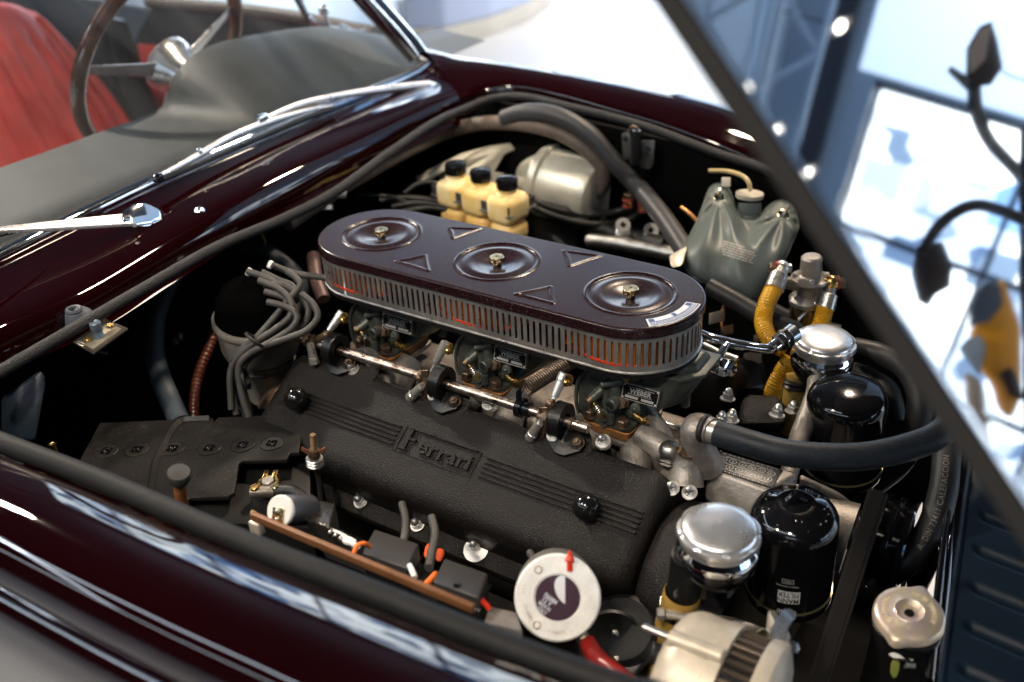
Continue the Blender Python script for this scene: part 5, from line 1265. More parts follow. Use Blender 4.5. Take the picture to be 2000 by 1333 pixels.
MB().tube([p[3]-Z_*.015-AF*.0015, p[2]-Z_*.015-AF*.0015, p[1]-Z_*.015+AR*.002], .0006, 6, 0).build('seam_line', blackg, t)
MB().cyl(PD(893, 1141, .868), PD(893, 1146, .868), .004, n=12).build('notch', blackg, t)
t, p = dbox('relay', 'small metal cased flasher relay with worn edges beside the white-topped can', [(623, 976, .99), (655, 984, .98), (642, 1030, .93), (597, 1016, .95)], .035, mat('worn_relay_metal', (.12, .115, .105), .32, .8, var=.35, vscale=40, rvar=.1))
t, p = dbox('relay', 'blurred grey box relay partly hidden by the near wing seal', [(955, 1184, .88), (1010, 1196, .87), (1020, 1232, .83), (945, 1215, .84)], .04, mat('grey_bakelite', (.20, .18, .165), .4))
wcn = thing('flasher_can', PD(560, 1010, .98), 'round can with bright white end face and a brass contact plate', 'flasher can')
n_ = (-AF*.80+AU*.12-AR*.35).normalized()
wf = PD(547, 998, .93)
MB().lathe(wf, n_, [(.0155, -.045), (.0155, -.004), (.0150, -.003)], 36).build('can_body', mat('grey_can_metal', (.12, .12, .125), .35, .8), wcn)
MB().lathe(wf, n_, [(.0150, -.004), (.0152, 0), (.0140, .0015), (0, .0015)], 36).build('white_face', white_p, wcn)
x, y, a = frame(n_, AU)
MB().box(wf+n_*.0028-x*.004-y*.0, (.015, .013, .0014), (x, y, n_), bev=.0006).build('contact_plate', brassb, wcn)
MB().sphere(wf+n_*.004-x*.000, .0022).build('contact_rivet', steel_l, wcn); MB().sphere(wf+n_*.004-x*.008, .0022).build('contact_rivet', steel_l, wcn)
# little terminals and wires on the board
for pts, m_, r, lab in ((((668, 1048, .93), (676, 1058, .925), (690, 1062, .92), (700, 1072, .92)), white_p, .0030, 'white plastic wire loop behind the brown board'), (((690, 1082, .90), (698, 1066, .905), (712, 1062, .91), (722, 1068, .92)), orange_w, .0022, 'orange-brown wire hooking over the brown board beside the first relay'), (((832, 1142, .875), (843, 1130, .88), (850, 1122, .89)), orange_w, .0030, 'bright orange wire between the two cube relays'), (((800, 1105, .90), (806, 1118, .89), (810, 1128, .885)), white_p, .0028, 'grey-white wire beside the cube relay nearest the battery'), (((940, 1172, .86), (950, 1182, .86), (956, 1190, .86)), red_p, .0026, 'short red wire stub behind the far end of the brown board'), (((785, 985, 1.03), (792, 1015, 1.0), (790, 1050, .97), (780, 1075, .96)), rubber_g, .0042, 'grey lead emerging under the valve cover, left of the pair'), (((843, 1010, 1.0), (850, 1045, .98), (842, 1085, .95), (838, 1110, .93)), rubber_g, .0046, 'grey lead emerging under the valve cover, right of the pair'), (((1035, 1080, .98), (1045, 1100, .96), (1050, 1130, .95)), rubber_g, .0040, 'grey lead behind the round white-faced compressor')):
    tag(MB().tube([PD(*p) for p in pts], r, 10).build('wire', m_), lab, 'wire')
m = MB()
for px, py, D in ((645, 1040, .93), (655, 1046, .93), (665, 1052, .925), (690, 1068, .92)): m.sphere(PD(px, py, D), .0022, 8)
m.tube([PD(620, 1025, .945), PD(660, 1040, .935), PD(695, 1058, .925)], .0018, 6)
m.build('terminal_strip', steel_l, fb)
bo = thing('distributor_boot', PD(855, 1080, 1.0), 'bright orange-red rubber boots below the grey leads beside the cube relays', 'rubber boot')
MB().hull([PD(832, 1060, 1.03), PD(850, 1066, 1.03), PD(843, 1098, 1.0), PD(826, 1088, 1.01), PD(840, 1062, 1.07), PD(830, 1090, 1.06)], .003).build('boot', mat('orange_red_boot', (.55, .07, .015), .5), bo)
MB().hull([PD(852, 1070, 1.04), PD(872, 1076, 1.04), PD(862, 1100, 1.02), PD(848, 1094, 1.02), PD(862, 1070, 1.08), PD(852, 1098, 1.07)], .003).build('boot', mat('orange_red_boot', (.55, .07, .015), .5), bo)
MB().hull([PZ(560, 990, -.22), PZ(900, 1140, -.20), PZ(1010, 1180, -.2), PZ(980, 1230, -.2), PZ(640, 1090, -.2), PZ(560, 990, -.3), PZ(1010, 1180, -.3), PZ(640, 1090, -.3)]).build('under_tray', bay, fb, 0)

# ================================================================== HORN COMPRESSOR (round white face)
hc = thing('horn_compressor', PD(1110, 1210, .95), 'round air horn compressor with white ring face, maroon and white disc and red outlet', 'compressor')
hcn = (-AF+AU*.10-AR*.03).normalized(); hp = PD(1089, 1168, .86); hx, hy, _ = frame(hcn, AU)
hy = hcn.cross(hx)  # hx = up on the face, hy = left
def HF(r, ang, off=0): return hp+hcn*off+AR*(r*math.cos(R(ang)))*1+hx*(r*math.sin(R(ang)))
face_m = mat('silver_white_cast_face', (.86, .84, .79), .38, .0, var=.22, vscale=60, bump=.2, bscale=200)
HFR = .0385
MB().lathe(hp, hcn, [(.0345, -.06), (.0375, -.055), (.0375, -.010), (HFR, -.009)], 56).build('body', mat('grey_cast_body', (.30, .29, .27), .4, .6, var=.3), hc)
MB().lathe(hp, hcn, [(HFR-.001, -.009), (HFR, -.007), (HFR, -.001), (HFR-.0015, .0005), (.0215, .0005), (.0205, -.0006), (0, -.0006)], 72).build('face_ring', face_m, hc)
MB().lathe(hp, hcn, [(.0200, -.0004), (.0200, .0002), (0, .0002)], 48).build('centre_disc', mat('dark_maroon_print', (.055, .030, .045), .3), hc)
# white lens-shaped field on the disc
q = []
for k in range(40):
    t_ = 2*PI*k/40; u_, w_ = .0145*math.cos(t_), .0098*math.sin(t_)
    e = R(-58); ex_, ey_ = .0085+u_*math.cos(e)-w_*math.sin(e), .0062+u_*math.sin(e)+w_*math.cos(e)
    rr_ = math.hypot(ex_, ey_); sc2 = min(1, .0198/rr_)
    q.append(hp+hcn*.0004+AR*(ex_*sc2)+hx*(ey_*sc2))
g = MB(); g.add(q, [list(range(len(q)))]); g.build('white_field', mat('cream_print', (.72, .72, .74), .35), hc, 0)
f = MB(); tx = (AR*.80-hx*.60).normalized(); ty = (hx*.80+AR*.60).normalized(); ty = (ty-tx*ty.dot(tx)).normalized()
for s, cx_, cy_, hh, wd in (('FIAMM', -.006, -.002, .0040, .013), ('12 V', -.0105, -.0060, .0040, .009), ('MADE IN', -.0072, -.0105, .0034, .012), ('ITALY', -.0050, -.0150, .0034, .009)):
    f.text(s, hp+hcn*.0005+tx*(cx_*.3+.0005)+ty*(cy_)-AR*.004, tx, ty, hh, .0002, width=wd, bold=.03)
f.build('disc_lettering', stick_w, hc, 0)
f = MB(); faint = mat('faint_embossing', (.55, .47, .42), .5)
for s, an, r in (('FIAMM', 205, .030), ('12V', 165, .031), ('FIAMM', 268, .030), ('MADE IN ITALY', 300, .031)):
    for i, ch in enumerate(s):
        a_ = an+(i-(len(s)-1)/2)*6.0; rr = AR*math.cos(R(a_))+hx*math.sin(R(a_)); tg = (AR*-math.sin(R(a_))+hx*math.cos(R(a_)))
        if ch != ' ': f.text(ch, hp+hcn*.0008+rr*r, tg, -rr, .0030, .0001)
f.build('ring_lettering', faint, hc, 0)
for an in (125, 3, 232):
    p = HF(.030, an, .0006); m = MB(); m.lathe(p, hcn, [(.0036, -.003), (.0036, .0002), (.0029, .0003), (.0027, -.0018), (0, -.0018)], 20); m.build('face_screw', brass, hc)
m = MB(); p = HF(.029, 68, .001); m.cyl(p-hx*.003, p+hx*.006+hcn*.002, .0026, n=12).hull([p+hx*.005+AR*.0048, p+hx*.005-AR*.0048, p+hx*.012+AR*.0022+hcn*.002, p+hx*.012-AR*.0022+hcn*.002, p+hx*.017+hcn*.002, p+hx*.006+hcn*.006+AR*.003, p+hx*.006+hcn*.006-AR*.003], .001)
m.build('red_outlet', red_p, hc)
m = MB(); m.cyl(PD(1136, 1243, .872), PD(1150, 1262, .868), .0062, n=8); m.build('brass_fitting', mat('dull_brass_fitting', (.45, .40, .28), .35, .9), hc)
rh = tag(MB().tube([PD(1148, 1256, .868), PD(1165, 1285, .85), PD(1195, 1312, .83), (PD(1240, 1345, .80))], [.0078, .0088, .0090, .009], 18).build('hose', redhose), 'dark red hose leaving the white-faced compressor towards the bottom edge', 'hose')
MB().lathe(PD(1195, 1265, .95), (-AF+AU*.3).normalized(), [(.034, -.03), (.036, 0), (.033, .003), (.030, .001), (0, .001)], 40).build('mounting_ring', black, hc)
for px, py in ((1202, 1238), (1205, 1288)): MB().sphere(PD(px, py, .945), .0038, 10).build('ring_bolt', steel, hc)

# ================================================================== LEFT SIDE: distributor with its lead bundle
di = thing('distributor', PD(500, 700, 1.3), 'grey distributor housing with a black cap, in the shadowed rear of the bay', 'distributor')
dt = PD(500, 612, 1.28); dA = (PD(500, 612, 1.28)-PD(523, 760, 1.36)).normalized()
MB().lathe(dt, dA, [(.056, -.001), (.058, -.004), (.058, -.009), (.0545, -.012), (.052, -.050), (.050, -.056), (.043, -.070), (.040, -.090), (.030, -.112), (.028, -.14)], 56).build('housing', dist_m, di)
MB().lathe(dt, dA, [(.054, 0), (.053, .004), (.050, .022), (.042, .036), (.028, .043), (.0, .046)], 48).build('cap', mat('matt_black_cap', (.0015, .0015, .0015), .9, spec=.0), di)
MB().lathe(dt-dA*.062, dA, [(.046, 0), (.0485, .0005), (.0485, .006), (.046, .0065)], 48, cap=False).build('clamp_band', rubber_g, di)
MB().lathe(dt-dA*.077, dA, [(.043, 0), (.0445, .0005), (.0445, .004), (.043, .0045)], 48, cap=False).build('clamp_band', rubber_g, di)
MB().hull([PD(520, 765, 1.30), PD(545, 755, 1.30), PD(530, 800, 1.28), PD(500, 800, 1.28), PD(560, 740, 1.33), PD(520, 765, 1.36)], .003).build('neck_casting', mat('bronze_bracket', (.14, .09, .06), .45, .5), di)
leads = [[(525, 516), (575, 534), (620, 541), (655, 546)],
         [(512, 532), (545, 548), (572, 560), (590, 590), (570, 625), (530, 660), (495, 690), (470, 715), (462, 745), (470, 800)],
         [(483, 530), (530, 548), (570, 580), (583, 600), (560, 640), (520, 675), (478, 712), (468, 760), (480, 815)],
         [(516, 558), (550, 556), (585, 578), (602, 605), (590, 640), (555, 662), (510, 682), (482, 705), (474, 750), (490, 810)],
         [(517, 570), (555, 582), (576, 602), (572, 625), (540, 652), (505, 676), (475, 700), (456, 730), (460, 790)],
         [(560, 530), (580, 545), (585, 560), (560, 590), (528, 630), (500, 660), (470, 685), (456, 705), (452, 750), (462, 810)],
         [(505, 548), (545, 565), (568, 590), (566, 618), (535, 645), (500, 668), (468, 695), (450, 728), (452, 800)],
         [(522, 590), (560, 600), (580, 618), (570, 640), (540, 662), (512, 678), (486, 692), (466, 718), (472, 770), (486, 815)],
         [(590, 575), (612, 595), (620, 620), (600, 645), (565, 660), (530, 672), (500, 682)]]
for i, L in enumerate(leads):
    pts = [PD(px, py, 1.245-.006*i+.03*(abs(k-len(L)/2)/len(L))) for k, (px, py) in enumerate(L)]
    if i == 0: pts = [PD(px, py, 1.28) for px, py in L]
    tag(MB().tube(pts, .0043, 12, 8).build('ignition_lead', rubber_g), ['straight grey ignition lead running from the distributor cap to the air cleaner', 'grey ignition lead curving through the upper rubber tie, second from the top', 'grey ignition lead bending tightly below the topmost curve', 'grey ignition lead making the widest long curve to the right', 'grey ignition lead with the small inner curve', 'topmost grey ignition lead of the curved bundle', 'grey ignition lead lying lowest against the distributor housing', 'grey ignition lead bending just below the two touching ferrules', 'short outermost grey lead loop nearest the throttle levers'][i], 'ignition lead', 'grey ignition leads')
for px, py in ((525, 516), (483, 530), (512, 560), (513, 572)):
    p = PD(px, py, 1.262); q = PD(px+6, py+3, 1.262)
    tag(MB().cyl(p, q, .0055, n=16).build('lead_ferrule', white_p), {(525, 516): 'cream ferrule on the uppermost lead at the distributor cap', (483, 530): 'cream ferrule farthest left on the distributor cap', (512, 560): 'upper one of two touching cream ferrules on the distributor leads', (513, 572): 'lower one of two touching cream ferrules on the distributor leads'}[(px, py)], 'ferrule')
for px, py, D, an, lab in ((497, 664, 1.20, .9, 'black rubber ring tying the lead bundle at its upper bend'), (480, 740, 1.22, .3, 'black rubber ring tying the leads lower down beside the distributor')):
    c = PD(px, py, D); ax = (AR*math.cos(an)+AU*math.sin(an)).normalized(); u = ax.cross(AF).normalized(); w = AF
    tag(MB().tube([c+u*(.0125*math.cos(t*2*PI/24))+w*(.012*math.sin(t*2*PI/24)) for t in range(25)], .0022, 8, 0, cap=False).build('rubber_tie', rubber), lab, 'rubber ring')
hose('matt blue-grey hose hanging from the scuttle seal down to the battery', ((455, 455, 1.36), (395, 492, 1.36), (345, 530, 1.36), (314, 585, 1.36), (301, 640, 1.35), (303, 700, 1.33), (320, 755, 1.31), (352, 825, 1.28)), .0140, mat('dusty_blue_grey_hose', (.065, .085, .105), .55, bump=.3, bscale=200, var=.3))
hose('rust brown corrugated tube standing between hose and distributor', ((428, 630, 1.36), (410, 675, 1.35), (392, 720, 1.34), (381, 765, 1.33), (379, 830, 1.30)), .0068, mat('rust_brown_corrugated', (.10, .025, .012), .32, coat=.3, var=.3), 'tube', rings=.0062, name='corrugated_tube')
hose('blue-grey hose curling behind the distributor cap', ((470, 480, 1.42), (530, 495, 1.42), (575, 530, 1.42), (592, 560, 1.42), (585, 600, 1.42)), .010, rubber_b)
hose('thin pale yellow-green wire loop under the scuttle seal', ((500, 447, 1.45), (512, 460, 1.45), (518, 475, 1.45), (515, 490, 1.45)), .0016, mat('pale_green_wire', (.30, .30, .12), .5), 'wire', name='wire')
hose('dull pink-grey pipe stub behind the rear end of the slotted band', ((612, 500, 1.45), (618, 545, 1.42), (632, 585, 1.40)), .010, mat('pinkish_pipe', (.09, .055, .05), .45, .3), 'pipe', name='pipe_stub')
cn = thing('air_canister', PD(310, 740, 1.48), 'big dark ribbed round canister with a strap clamp, left of the hanging hose', 'canister')
ca_ = (PD(300, 650, 1.50)-PD(312, 800, 1.56)).normalized()
MB().lathe(PD(305, 650, 1.50), ca_, [(0, 0), (.045, 0), (.0475, -.003)]+[(.047+.0012*(k % 2), -.004-.0028*k) for k in range(52)]+[(.047, -.16)], 56).build('canister_body', mat('dark_green_black_ribs', (.012, .012, .008), .45, bump=.2, bscale=200), cn)
MB().lathe(PD(305, 650, 1.50)-ca_*.012, ca_, [(.0485, 0), (.0495, .0005), (.0495, .0055), (.0485, .006)], 48, cap=False).build('strap', mat('dim_strap_steel', (.12, .12, .12), .4, .9), cn)
MB().box(PD(345, 655, 1.44), (.022, .006, .010), (AR*.9-AU*.3, AF, AU), bev=.001).cyl(PD(340, 664, 1.44), PD(345, 672, 1.44), .004).build('strap_buckle', steel, cn)
MB().hull([PD(55, 745, 1.1), PD(80, 722, 1.1), PD(92, 740, 1.1), PD(70, 860, 1.1), PD(0, 860, 1.1), PD(0, 780, 1.1), PD(60, 745, 1.2), PD(60, 860, 1.2)], .004).build('plastic_tank', mat('deep_blue_black_plastic', (.008, .014, .022), .4), None)
tag(bpy.data.objects['plastic_tank'], 'deep blue-black plastic tank corner under the scuttle seal at the left edge', 'tank')
# bracket plate with the bonnet switch and grey boot
bp2 = thing('switch_bracket', PZ(192, 655, -.032), 'small metal bracket plate with two brass screws and a bonnet switch plunger', 'bracket')
zz = -.032
MB().prism([PZ(142, 668, zz), PZ(205, 622, zz), PZ(250, 641, zz), PZ(182, 690, zz)], (0, 0, -.003), bev=.0008).build('tray', mat('dark_bracket_steel', (.10, .085, .07), .4, .8), bp2)
MB().prism([PZ(152, 667, zz+.0015), PZ(205, 629, zz+.0015), PZ(238, 642, zz+.0015), PZ(181, 682, zz+.0015)], (0, 0, -.003), bev=.0006).build('plate', mat('tan_zinc_plate', (.38, .34, .26), .45, .7, var=.5, vscale=60), bp2)
for px, py in ((172, 664), (216, 637)):
    p = PZ(px, py, zz+.002); MB().cyl(p, p+Z_*.0022, .0046, n=18, ch=.0005).box(p+Z_*.0023, (.007, .0009, .0006)).build('brass_screw', brass, bp2)
p = PZ(193, 657, zz+.002); MB().lathe(p, Z_, [(.0072, 0), (.005, .004), (.0050, .010), (.0066, .0105), (.0066, .018), (.0058, .019), (.004, .0165), (0, .0165)], 24).build('plunger', mat('blue_grey_plunger', (.13, .17, .21), .35, .5), bp2)
MB().hull([PZ(205, 680, -.10)+V((0, 0, 0)), PZ(225, 660, -.10), PZ(215, 700, -.13), PZ(190, 690, -.10)], .002).build('bracket_body', blackg, bp2)
gb = thing('rubber_boot', PD(140, 612, 1.22), 'grey-blue ribbed rubber boot poking up between scuttle and seal', 'rubber boot')
MB().lathe(PD(143, 603, 1.13), (Z_+V((.0, .0, 0))), [(.0055, -.004), (.006, 0), (.0085, .0008), (.010, -.002), (.0095, -.004), (.011, -.006), (.0145, -.022)], 28, cap=False).build('boot', mat('grey_blue_rubber', (.055, .062, .075), .5), gb)
MB().tube([PD(150, 612, 1.14), PD(165, 618, 1.14), PD(178, 632, 1.14)], [.010, .011, .009], 14).build('boot_arm', mat('grey_blue_rubber', (.05, .06, .07), .5), gb)
# clip bracket on the scuttle seal
cb = thing('scuttle_clip', PD(640, 390, 1.5), 'small chrome strut with two hollow clips just under the scuttle seal', 'clip')
MB().tube([PD(612, 408, 1.5), PD(640, 393, 1.5), PD(668, 375, 1.5)], .0035, 10).build('strut', alu_p, cb)
for px, py in ((613, 403), (666, 376)):
    p = PD(px, py, 1.49); MB().lathe(p, (AR*.9+AF*.2-AU*.1), [(.0085, -.006), (.0095, 0), (.0085, .008), (.0060, .0085), (.0058, 0)], 20).build('hollow_clip', alu_p, cb)
MB().box(PD(640, 405, 1.49), (.016, .008, .008), (AR, AF, AU), bev=.001).build('lug', steel_l, cb)

# ================================================================== FAR SIDE: brake reservoirs
c1, c2_, c3_ = PZ(889, 322, -.035), PZ(939, 332, -.035), PZ(990, 350, -.035)
ru = (c3_-c1).normalized(); ru.z = 0; ru.normalize(); rv = Z_.cross(ru)
rs = thing('reservoir_set', c2_-Z_*.12, 'three joined yellowed fluid reservoirs with black screw caps and a grey steel strap', 'brake reservoirs')
sp_ = (c3_-c1).length/2
for k in range(3):
    p = c1.lerp(c3_, k/2); p.z = -.035
    MB().box(p-Z_*.046, (sp_*.93, .060, .046), (ru, rv, Z_), bev=.014, seg=5).build('reservoir_body', reservoir, rs)
    MB().box(p-Z_*.086, (sp_*.86, .052, .036), (ru, rv, Z_), bev=.013, seg=5).build('reservoir_lower', mat('amber_stained_reservoir', (.82, .62, .30), .35, var=.3, vscale=14, col2=(.66, .40, .10), sss=.3), rs)
    MB().lathe(p-Z_*.024, Z_, [(.022, -.002), (.018, .003), (.015, .004), (.015, .010)], 28).build('reservoir_neck', reservoir, rs)
    MB().lathe(p-Z_*.014, Z_, [(.0165, 0), (.0168, .002), (.0168, .014), (.0160, .0165), (.011, .0185), (0, .019)], 60, rmod=lambda u, q: 1+(.045 if int(u*60) % 5 < 3 and q > .015 else 0)).build('screw_cap', bakelite, rs)
    MB().hull([p-Z_*.0225-rv*.020+ru*.006, p-Z_*.0225-rv*.020-ru*.004, p-Z_*.0225-rv*.008-ru*.004, p-Z_*.0225-rv*.008+ru*.006, p-Z_*.0232-rv*.015]).build('fluid_stain', mat('amber_stain', (.70, .42, .05), .4), rs, 0)
mc = c2_.copy(); mc.z = -.035-.042
m = MB()
for s in (-1,): m.box(mc-rv*.0315, (sp_*3.02, .002, .014), (ru, rv, Z_))
m.box(mc+rv*.0315, (sp_*3.02, .002, .014), (ru, rv, Z_)); m.box(mc+ru*(sp_*1.5), (.002, .063, .014), (ru, rv, Z_)); m.box(mc-ru*(sp_*1.5), (.002, .063, .014), (ru, rv, Z_))
m.build('strap', mat('dark_grey_strap', (.10, .10, .10), .4, .6), rs)
m = MB(); m.box(mc-rv*.0325-Z_*.0085, (sp_*3.06, .004, .003), (ru, rv, Z_)); m.box(mc+ru*(sp_*1.52)-Z_*.0085, (.004, .066, .003), (ru, rv, Z_)); m.build('strap_edge', steel_l, rs)
MB().cyl(PZ(972, 432, -.13), PZ(972, 446, -.135), .009).build('outlet_spigot', mat('pale_spigot', (.5, .48, .42), .5), rs)
# servo with bracket
sv = thing('brake_servo', PD(1110, 340, 1.74), 'gold-grey round brake servo drum with a rim, behind the fluid reservoirs', 'brake servo')
s0 = PD(1070, 352, 1.70); sax = (X_*.98-Y_*.12-Z_*.05).normalized()
MB().lathe(s0, sax, [(.022, -.055), (.030, -.045), (.045, -.020), (.054, -.010), (.062, -.006), (.064, 0), (.062, .006), (.057, .008)], 56).build('front_shell', booster, sv)
MB().lathe(s0, sax, [(.0635, .004), (.066, .006), (.066, .012), (.0635, .014), (.060, .016), (.060, .098), (.055, .110), (.040, .116), (0, .117)], 56).build('rear_shell', booster, sv)
sb_ = thing('servo_bracket', PD(950, 320, 1.8), 'cream painted angle bracket with a dark cut-out behind the reservoirs', 'bracket')
cm = mat('cream_grey_bracket', (.42, .39, .31), .4, .5, var=.35, vscale=20)
def pq_(pts, D, th=.004): return MB().prism([PD(px, py, D) for px, py in pts], AF*th, bev=.001)
pq_([(855, 345), (955, 285), (1020, 275), (1020, 285), (985, 302), (965, 335), (1012, 345), (1022, 380), (1000, 395), (880, 380)], 1.72).build('plate', cm, sb_)
pq_([(985, 278), (1050, 282), (1063, 295), (1050, 320), (1040, 345), (1022, 345), (1036, 310), (1020, 295), (990, 290)], 1.79).build('plate_arm', cm, sb_)
pq_([(812, 345), (900, 300), (955, 285), (930, 300), (850, 345), (818, 365)], 1.69).build('rear_flange', cm, sb_)
# air hoses and pipes of the far side
hose('grey-brown hose looping from the scuttle over the servo down to its union', ((560, 437, 1.44), (690, 352, 1.53), (800, 292, 1.62), (880, 256, 1.72), (960, 240, 1.82), (1060, 250, 1.80), (1130, 281, 1.76), (1172, 322, 1.73), (1178, 360, 1.70), (1148, 392, 1.68)), .0125, rubber_w)
hose('thick charcoal hose arching past the servo down to the grey bag', ((985, 232, 1.85), (1030, 220, 1.84), (1090, 228, 1.80), (1150, 262, 1.74), (1200, 318, 1.66), (1245, 365, 1.58), (1295, 425, 1.50), (1345, 500, 1.42)), .0155, mat('charcoal_hose', (.040, .040, .042), .45, bump=.2, bscale=200, var=.2))
tag(MB().lathe(PD(1229, 346, 1.60), (PD(1245, 365, 1.58)-PD(1200, 318, 1.66)), [(.0158, -.003), (.0172, -.002), (.0172, .002), (.0158, .003)], 24).build('hose_band', black), 'black band clipped round the thick charcoal hose', 'hose band')
tag(MB().sphere(PD(1152, 395, 1.66), .011).cyl(PD(1140, 398, 1.66), PD(1165, 392, 1.66), .0085).build('hose_union', booster), 'bright union where the grey-brown hose meets the servo', 'union')
for i, (L, r) in enumerate(((((1030, 388), (1085, 408), (1150, 420), (1205, 413), (1240, 400)), .0052), (((1030, 400), (1090, 425), (1160, 438), (1225, 430), (1258, 410)), .0052), (((955, 395), (1050, 395), (1130, 412), (1180, 416)), .004), (((742, 392), (790, 386), (850, 392), (874, 398)), .0048), (((765, 404), (815, 396), (870, 402)), .005), (((785, 414), (830, 406), (872, 410), (876, 420)), .0052), (((790, 378), (815, 360), (845, 357), (868, 368), (872, 388)), .0042), (((700, 380), (760, 384), (800, 398)), .004))):
    hose(['upper black brake hose sweeping from the reservoirs to the red-banded unions', 'lower black brake hose sweeping to the red-banded unions', 'thin black pipe hugging the upper brake hose', 'top black hose entering behind the reservoirs from the left', 'middle black hose left of the reservoirs', 'lowest black hose left of the reservoirs, at the air cleaner', 'thin black hose making a hoop left of the reservoirs', 'thin black pipe at the far left of the reservoir hoses'][i], [(px, py, 1.62 if i < 3 else 1.60) for px, py in L], r, mat('satin_black_hose', (.022, .021, .020), .4, var=.3), name='brake_hose')
mcyl = thing('brake_master_cylinder', PD(1240, 440, 1.6), 'dark cast cylinder with pale bolt lugs and red-banded unions beyond the air cleaner', 'brake cylinder')
MB().tube([PD(1130, 430, 1.66), PD(1200, 455, 1.62), PD(1300, 482, 1.56)], .017, 20).build('cylinder', mat('dark_cast_iron', (.05, .048, .045), .4, .7, var=.4), mcyl)
MB().hull([PD(1040, 430, 1.68), PD(1130, 430, 1.68), PD(1130, 500, 1.66), PD(1040, 470, 1.68), PD(1090, 425, 1.76), PD(1130, 490, 1.76)], .006).build('dark_block', black, mcyl)
for px, py in ((1217, 440), (1272, 450)):
    p = PD(px, py, 1.57); a_ = (-AF+AU*.2).normalized()
    MB().lathe(p, a_, [(.0045, -.006), (.0045, .001), (.012, .001), (.0125, -.001), (.0125, -.008)], 24, cap=False).build('bolt_lug', zinc, mcyl)
    MB().box(p-AU*.012-a_*.004, (.024, .012, .012), (AR, a_, AU), bev=.002).build('lug_foot', zinc, mcyl)
for px, py in ((1227, 388), (1257, 396)):
    p = PD(px, py, 1.58); MB().cyl(p-Z_*.015, p+Z_*.004, .0068).build('union_body', brass, mcyl); MB().cyl(p-Z_*.004, p-Z_*.0005, .0095).cyl(p-Z_*.014, p-Z_*.011, .009).build('red_band', mat('dull_red_ring', (.30, .05, .04), .45), mcyl); m = MB(); hexnut(m, p+Z_*.001, Z_, .0085, .008); m.build('union_nut', rust, mcyl)
MB().tube([PD(1150, 470, 1.6), PD(1220, 478, 1.56), PD(1330, 500, 1.5)], .012, 14).build('lower_pipe', steel, mcyl)
tag(MB().tube([PD(1330, 405, 1.5), PD(1350, 420, 1.49), PD(1368, 440, 1.47)], .0030, 8).build('copper_pipe', mat('copper', (.60, .28, .10), .3, 1)), 'short bright copper pipe left of the grey bag', 'pipe')
# plates on the far inner wing
ip = thing('wing_bracket', PY(1245, 290, .49), 'pair of dull steel tabs with a dark post on the far inner wing wall', 'bracket')
tabm = mat('dull_tab_steel', (.20, .20, .185), .4, .7, var=.5, vscale=60)
for L in ([(1214, 262), (1228, 258), (1234, 290), (1230, 312), (1216, 312)], [(1253, 275), (1278, 276), (1276, 322), (1268, 331), (1250, 328)]):
    o = MB().prism([PY(px, py, .483) for px, py in L], (0, .004, 0), bev=.001).build('tab', tabm, ip)
for px, py in ((1222, 272), (1266, 292), (1264, 302)): MB().cyl(PY(px, py, .481), PY(px, py, .484), .005).build('tab_hole', black, ip)
MB().cyl(PY(1242, 255, .470), PY(1240, 320, .470), .008).build('post', black, ip)
MB().tube([PY(1228, 258, .47), PY(1236, 248, .468), PY(1246, 254, .47)], .003).build('spring_clip', rust, ip)

# ================================================================== WASHER BAG
bg = thing('washer_bag', PD(1445, 470, 1.42), 'grey-green plastic washer fluid bag hung by two eyelets on the far wing', 'washer bag')
top = [(1333, 492), (1338, 478), (1350, 458), (1366, 425), (1378, 392), (1386, 371), (1396, 362), (1408, 361), (1420, 367), (1428, 382), (1434, 400), (1442, 418), (1455, 428), (1472, 432), (1486, 424), (1496, 410), (1510, 398), (1526, 393), (1540, 396), (1552, 408), (1557, 425), (1558, 440)]
bot = [(1333, 500), (1338, 520), (1348, 534), (1362, 545), (1380, 552), (1405, 558), (1425, 566), (1440, 575), (1455, 582), (1470, 587), (1482, 583), (1492, 573), (1505, 555), (1520, 528), (1535, 500), (1548, 470), (1558, 446)]
def interp(T, x):
    for (a, b), (c, d) in zip(T, T[1:]):
        if a <= x <= c: return b+(d-b)*(x-a)/(c-a+1e-9)
    return T[-1][1] if x > T[-1][0] else T[0][1]
def bagD(px, py):
    t_, b_ = interp(top, px), interp(bot, px); v = max(0, min(1, (py-t_)/(b_-t_+1e-6))); u = max(0, min(1, (px-1333)/225))
    base = 1.46-.00055*(py-360)
    bul = .050*(math.sin(PI*min(1, v**.8))**.55)*(math.sin(PI*u)**.5)*(.35+.65*sst(380, 500, py))
    f_ = 0
    for ex, ey, sgn in ((1405, 385, 1), (1530, 420, -1)):
        dx, dy = px-ex, py-ey; r_ = math.hypot(dx, dy)
        if dy > -5: an = math.atan2(dx, dy+1e-6); f_ += .0065*math.sin(an*9+sgn)*math.exp(-((r_-55)/50)**2)*sst(8, 30, r_)
    f_ += .010*math.exp(-((px-1450-(py-430)*.35)/12)**2)*(1-sst(430, 540, py))
    return base-bul+f_
rows = []
NU, NVv = 90, 60
for i in range(NU+1):
    px = 1333+225*(.5-.5*math.cos(PI*i/NU)); t_, b_ = interp(top, px), interp(bot, px)
    rows.append([PD(px, t_+(b_-t_)*j/NVv, bagD(px, t_+(b_-t_)*j/NVv)) for j in range(NVv+1)])
m = MB().grid(rows); back = [[p+AF*.004 for p in (r[0], r[-1])] for r in rows]
m.grid([[PD(1333+225*(.5-.5*math.cos(PI*i/NU)), interp(top, 1333+225*(.5-.5*math.cos(PI*i/NU)))+(interp(bot, 1333+225*(.5-.5*math.cos(PI*i/NU)))-interp(top, 1333+225*(.5-.5*math.cos(PI*i/NU))))*j/8, 1.475-.0004*(j*10)) for j in range(9)] for i in range(NU+1)], True)
m.build('bag_skin', bag_m, bg, 70)
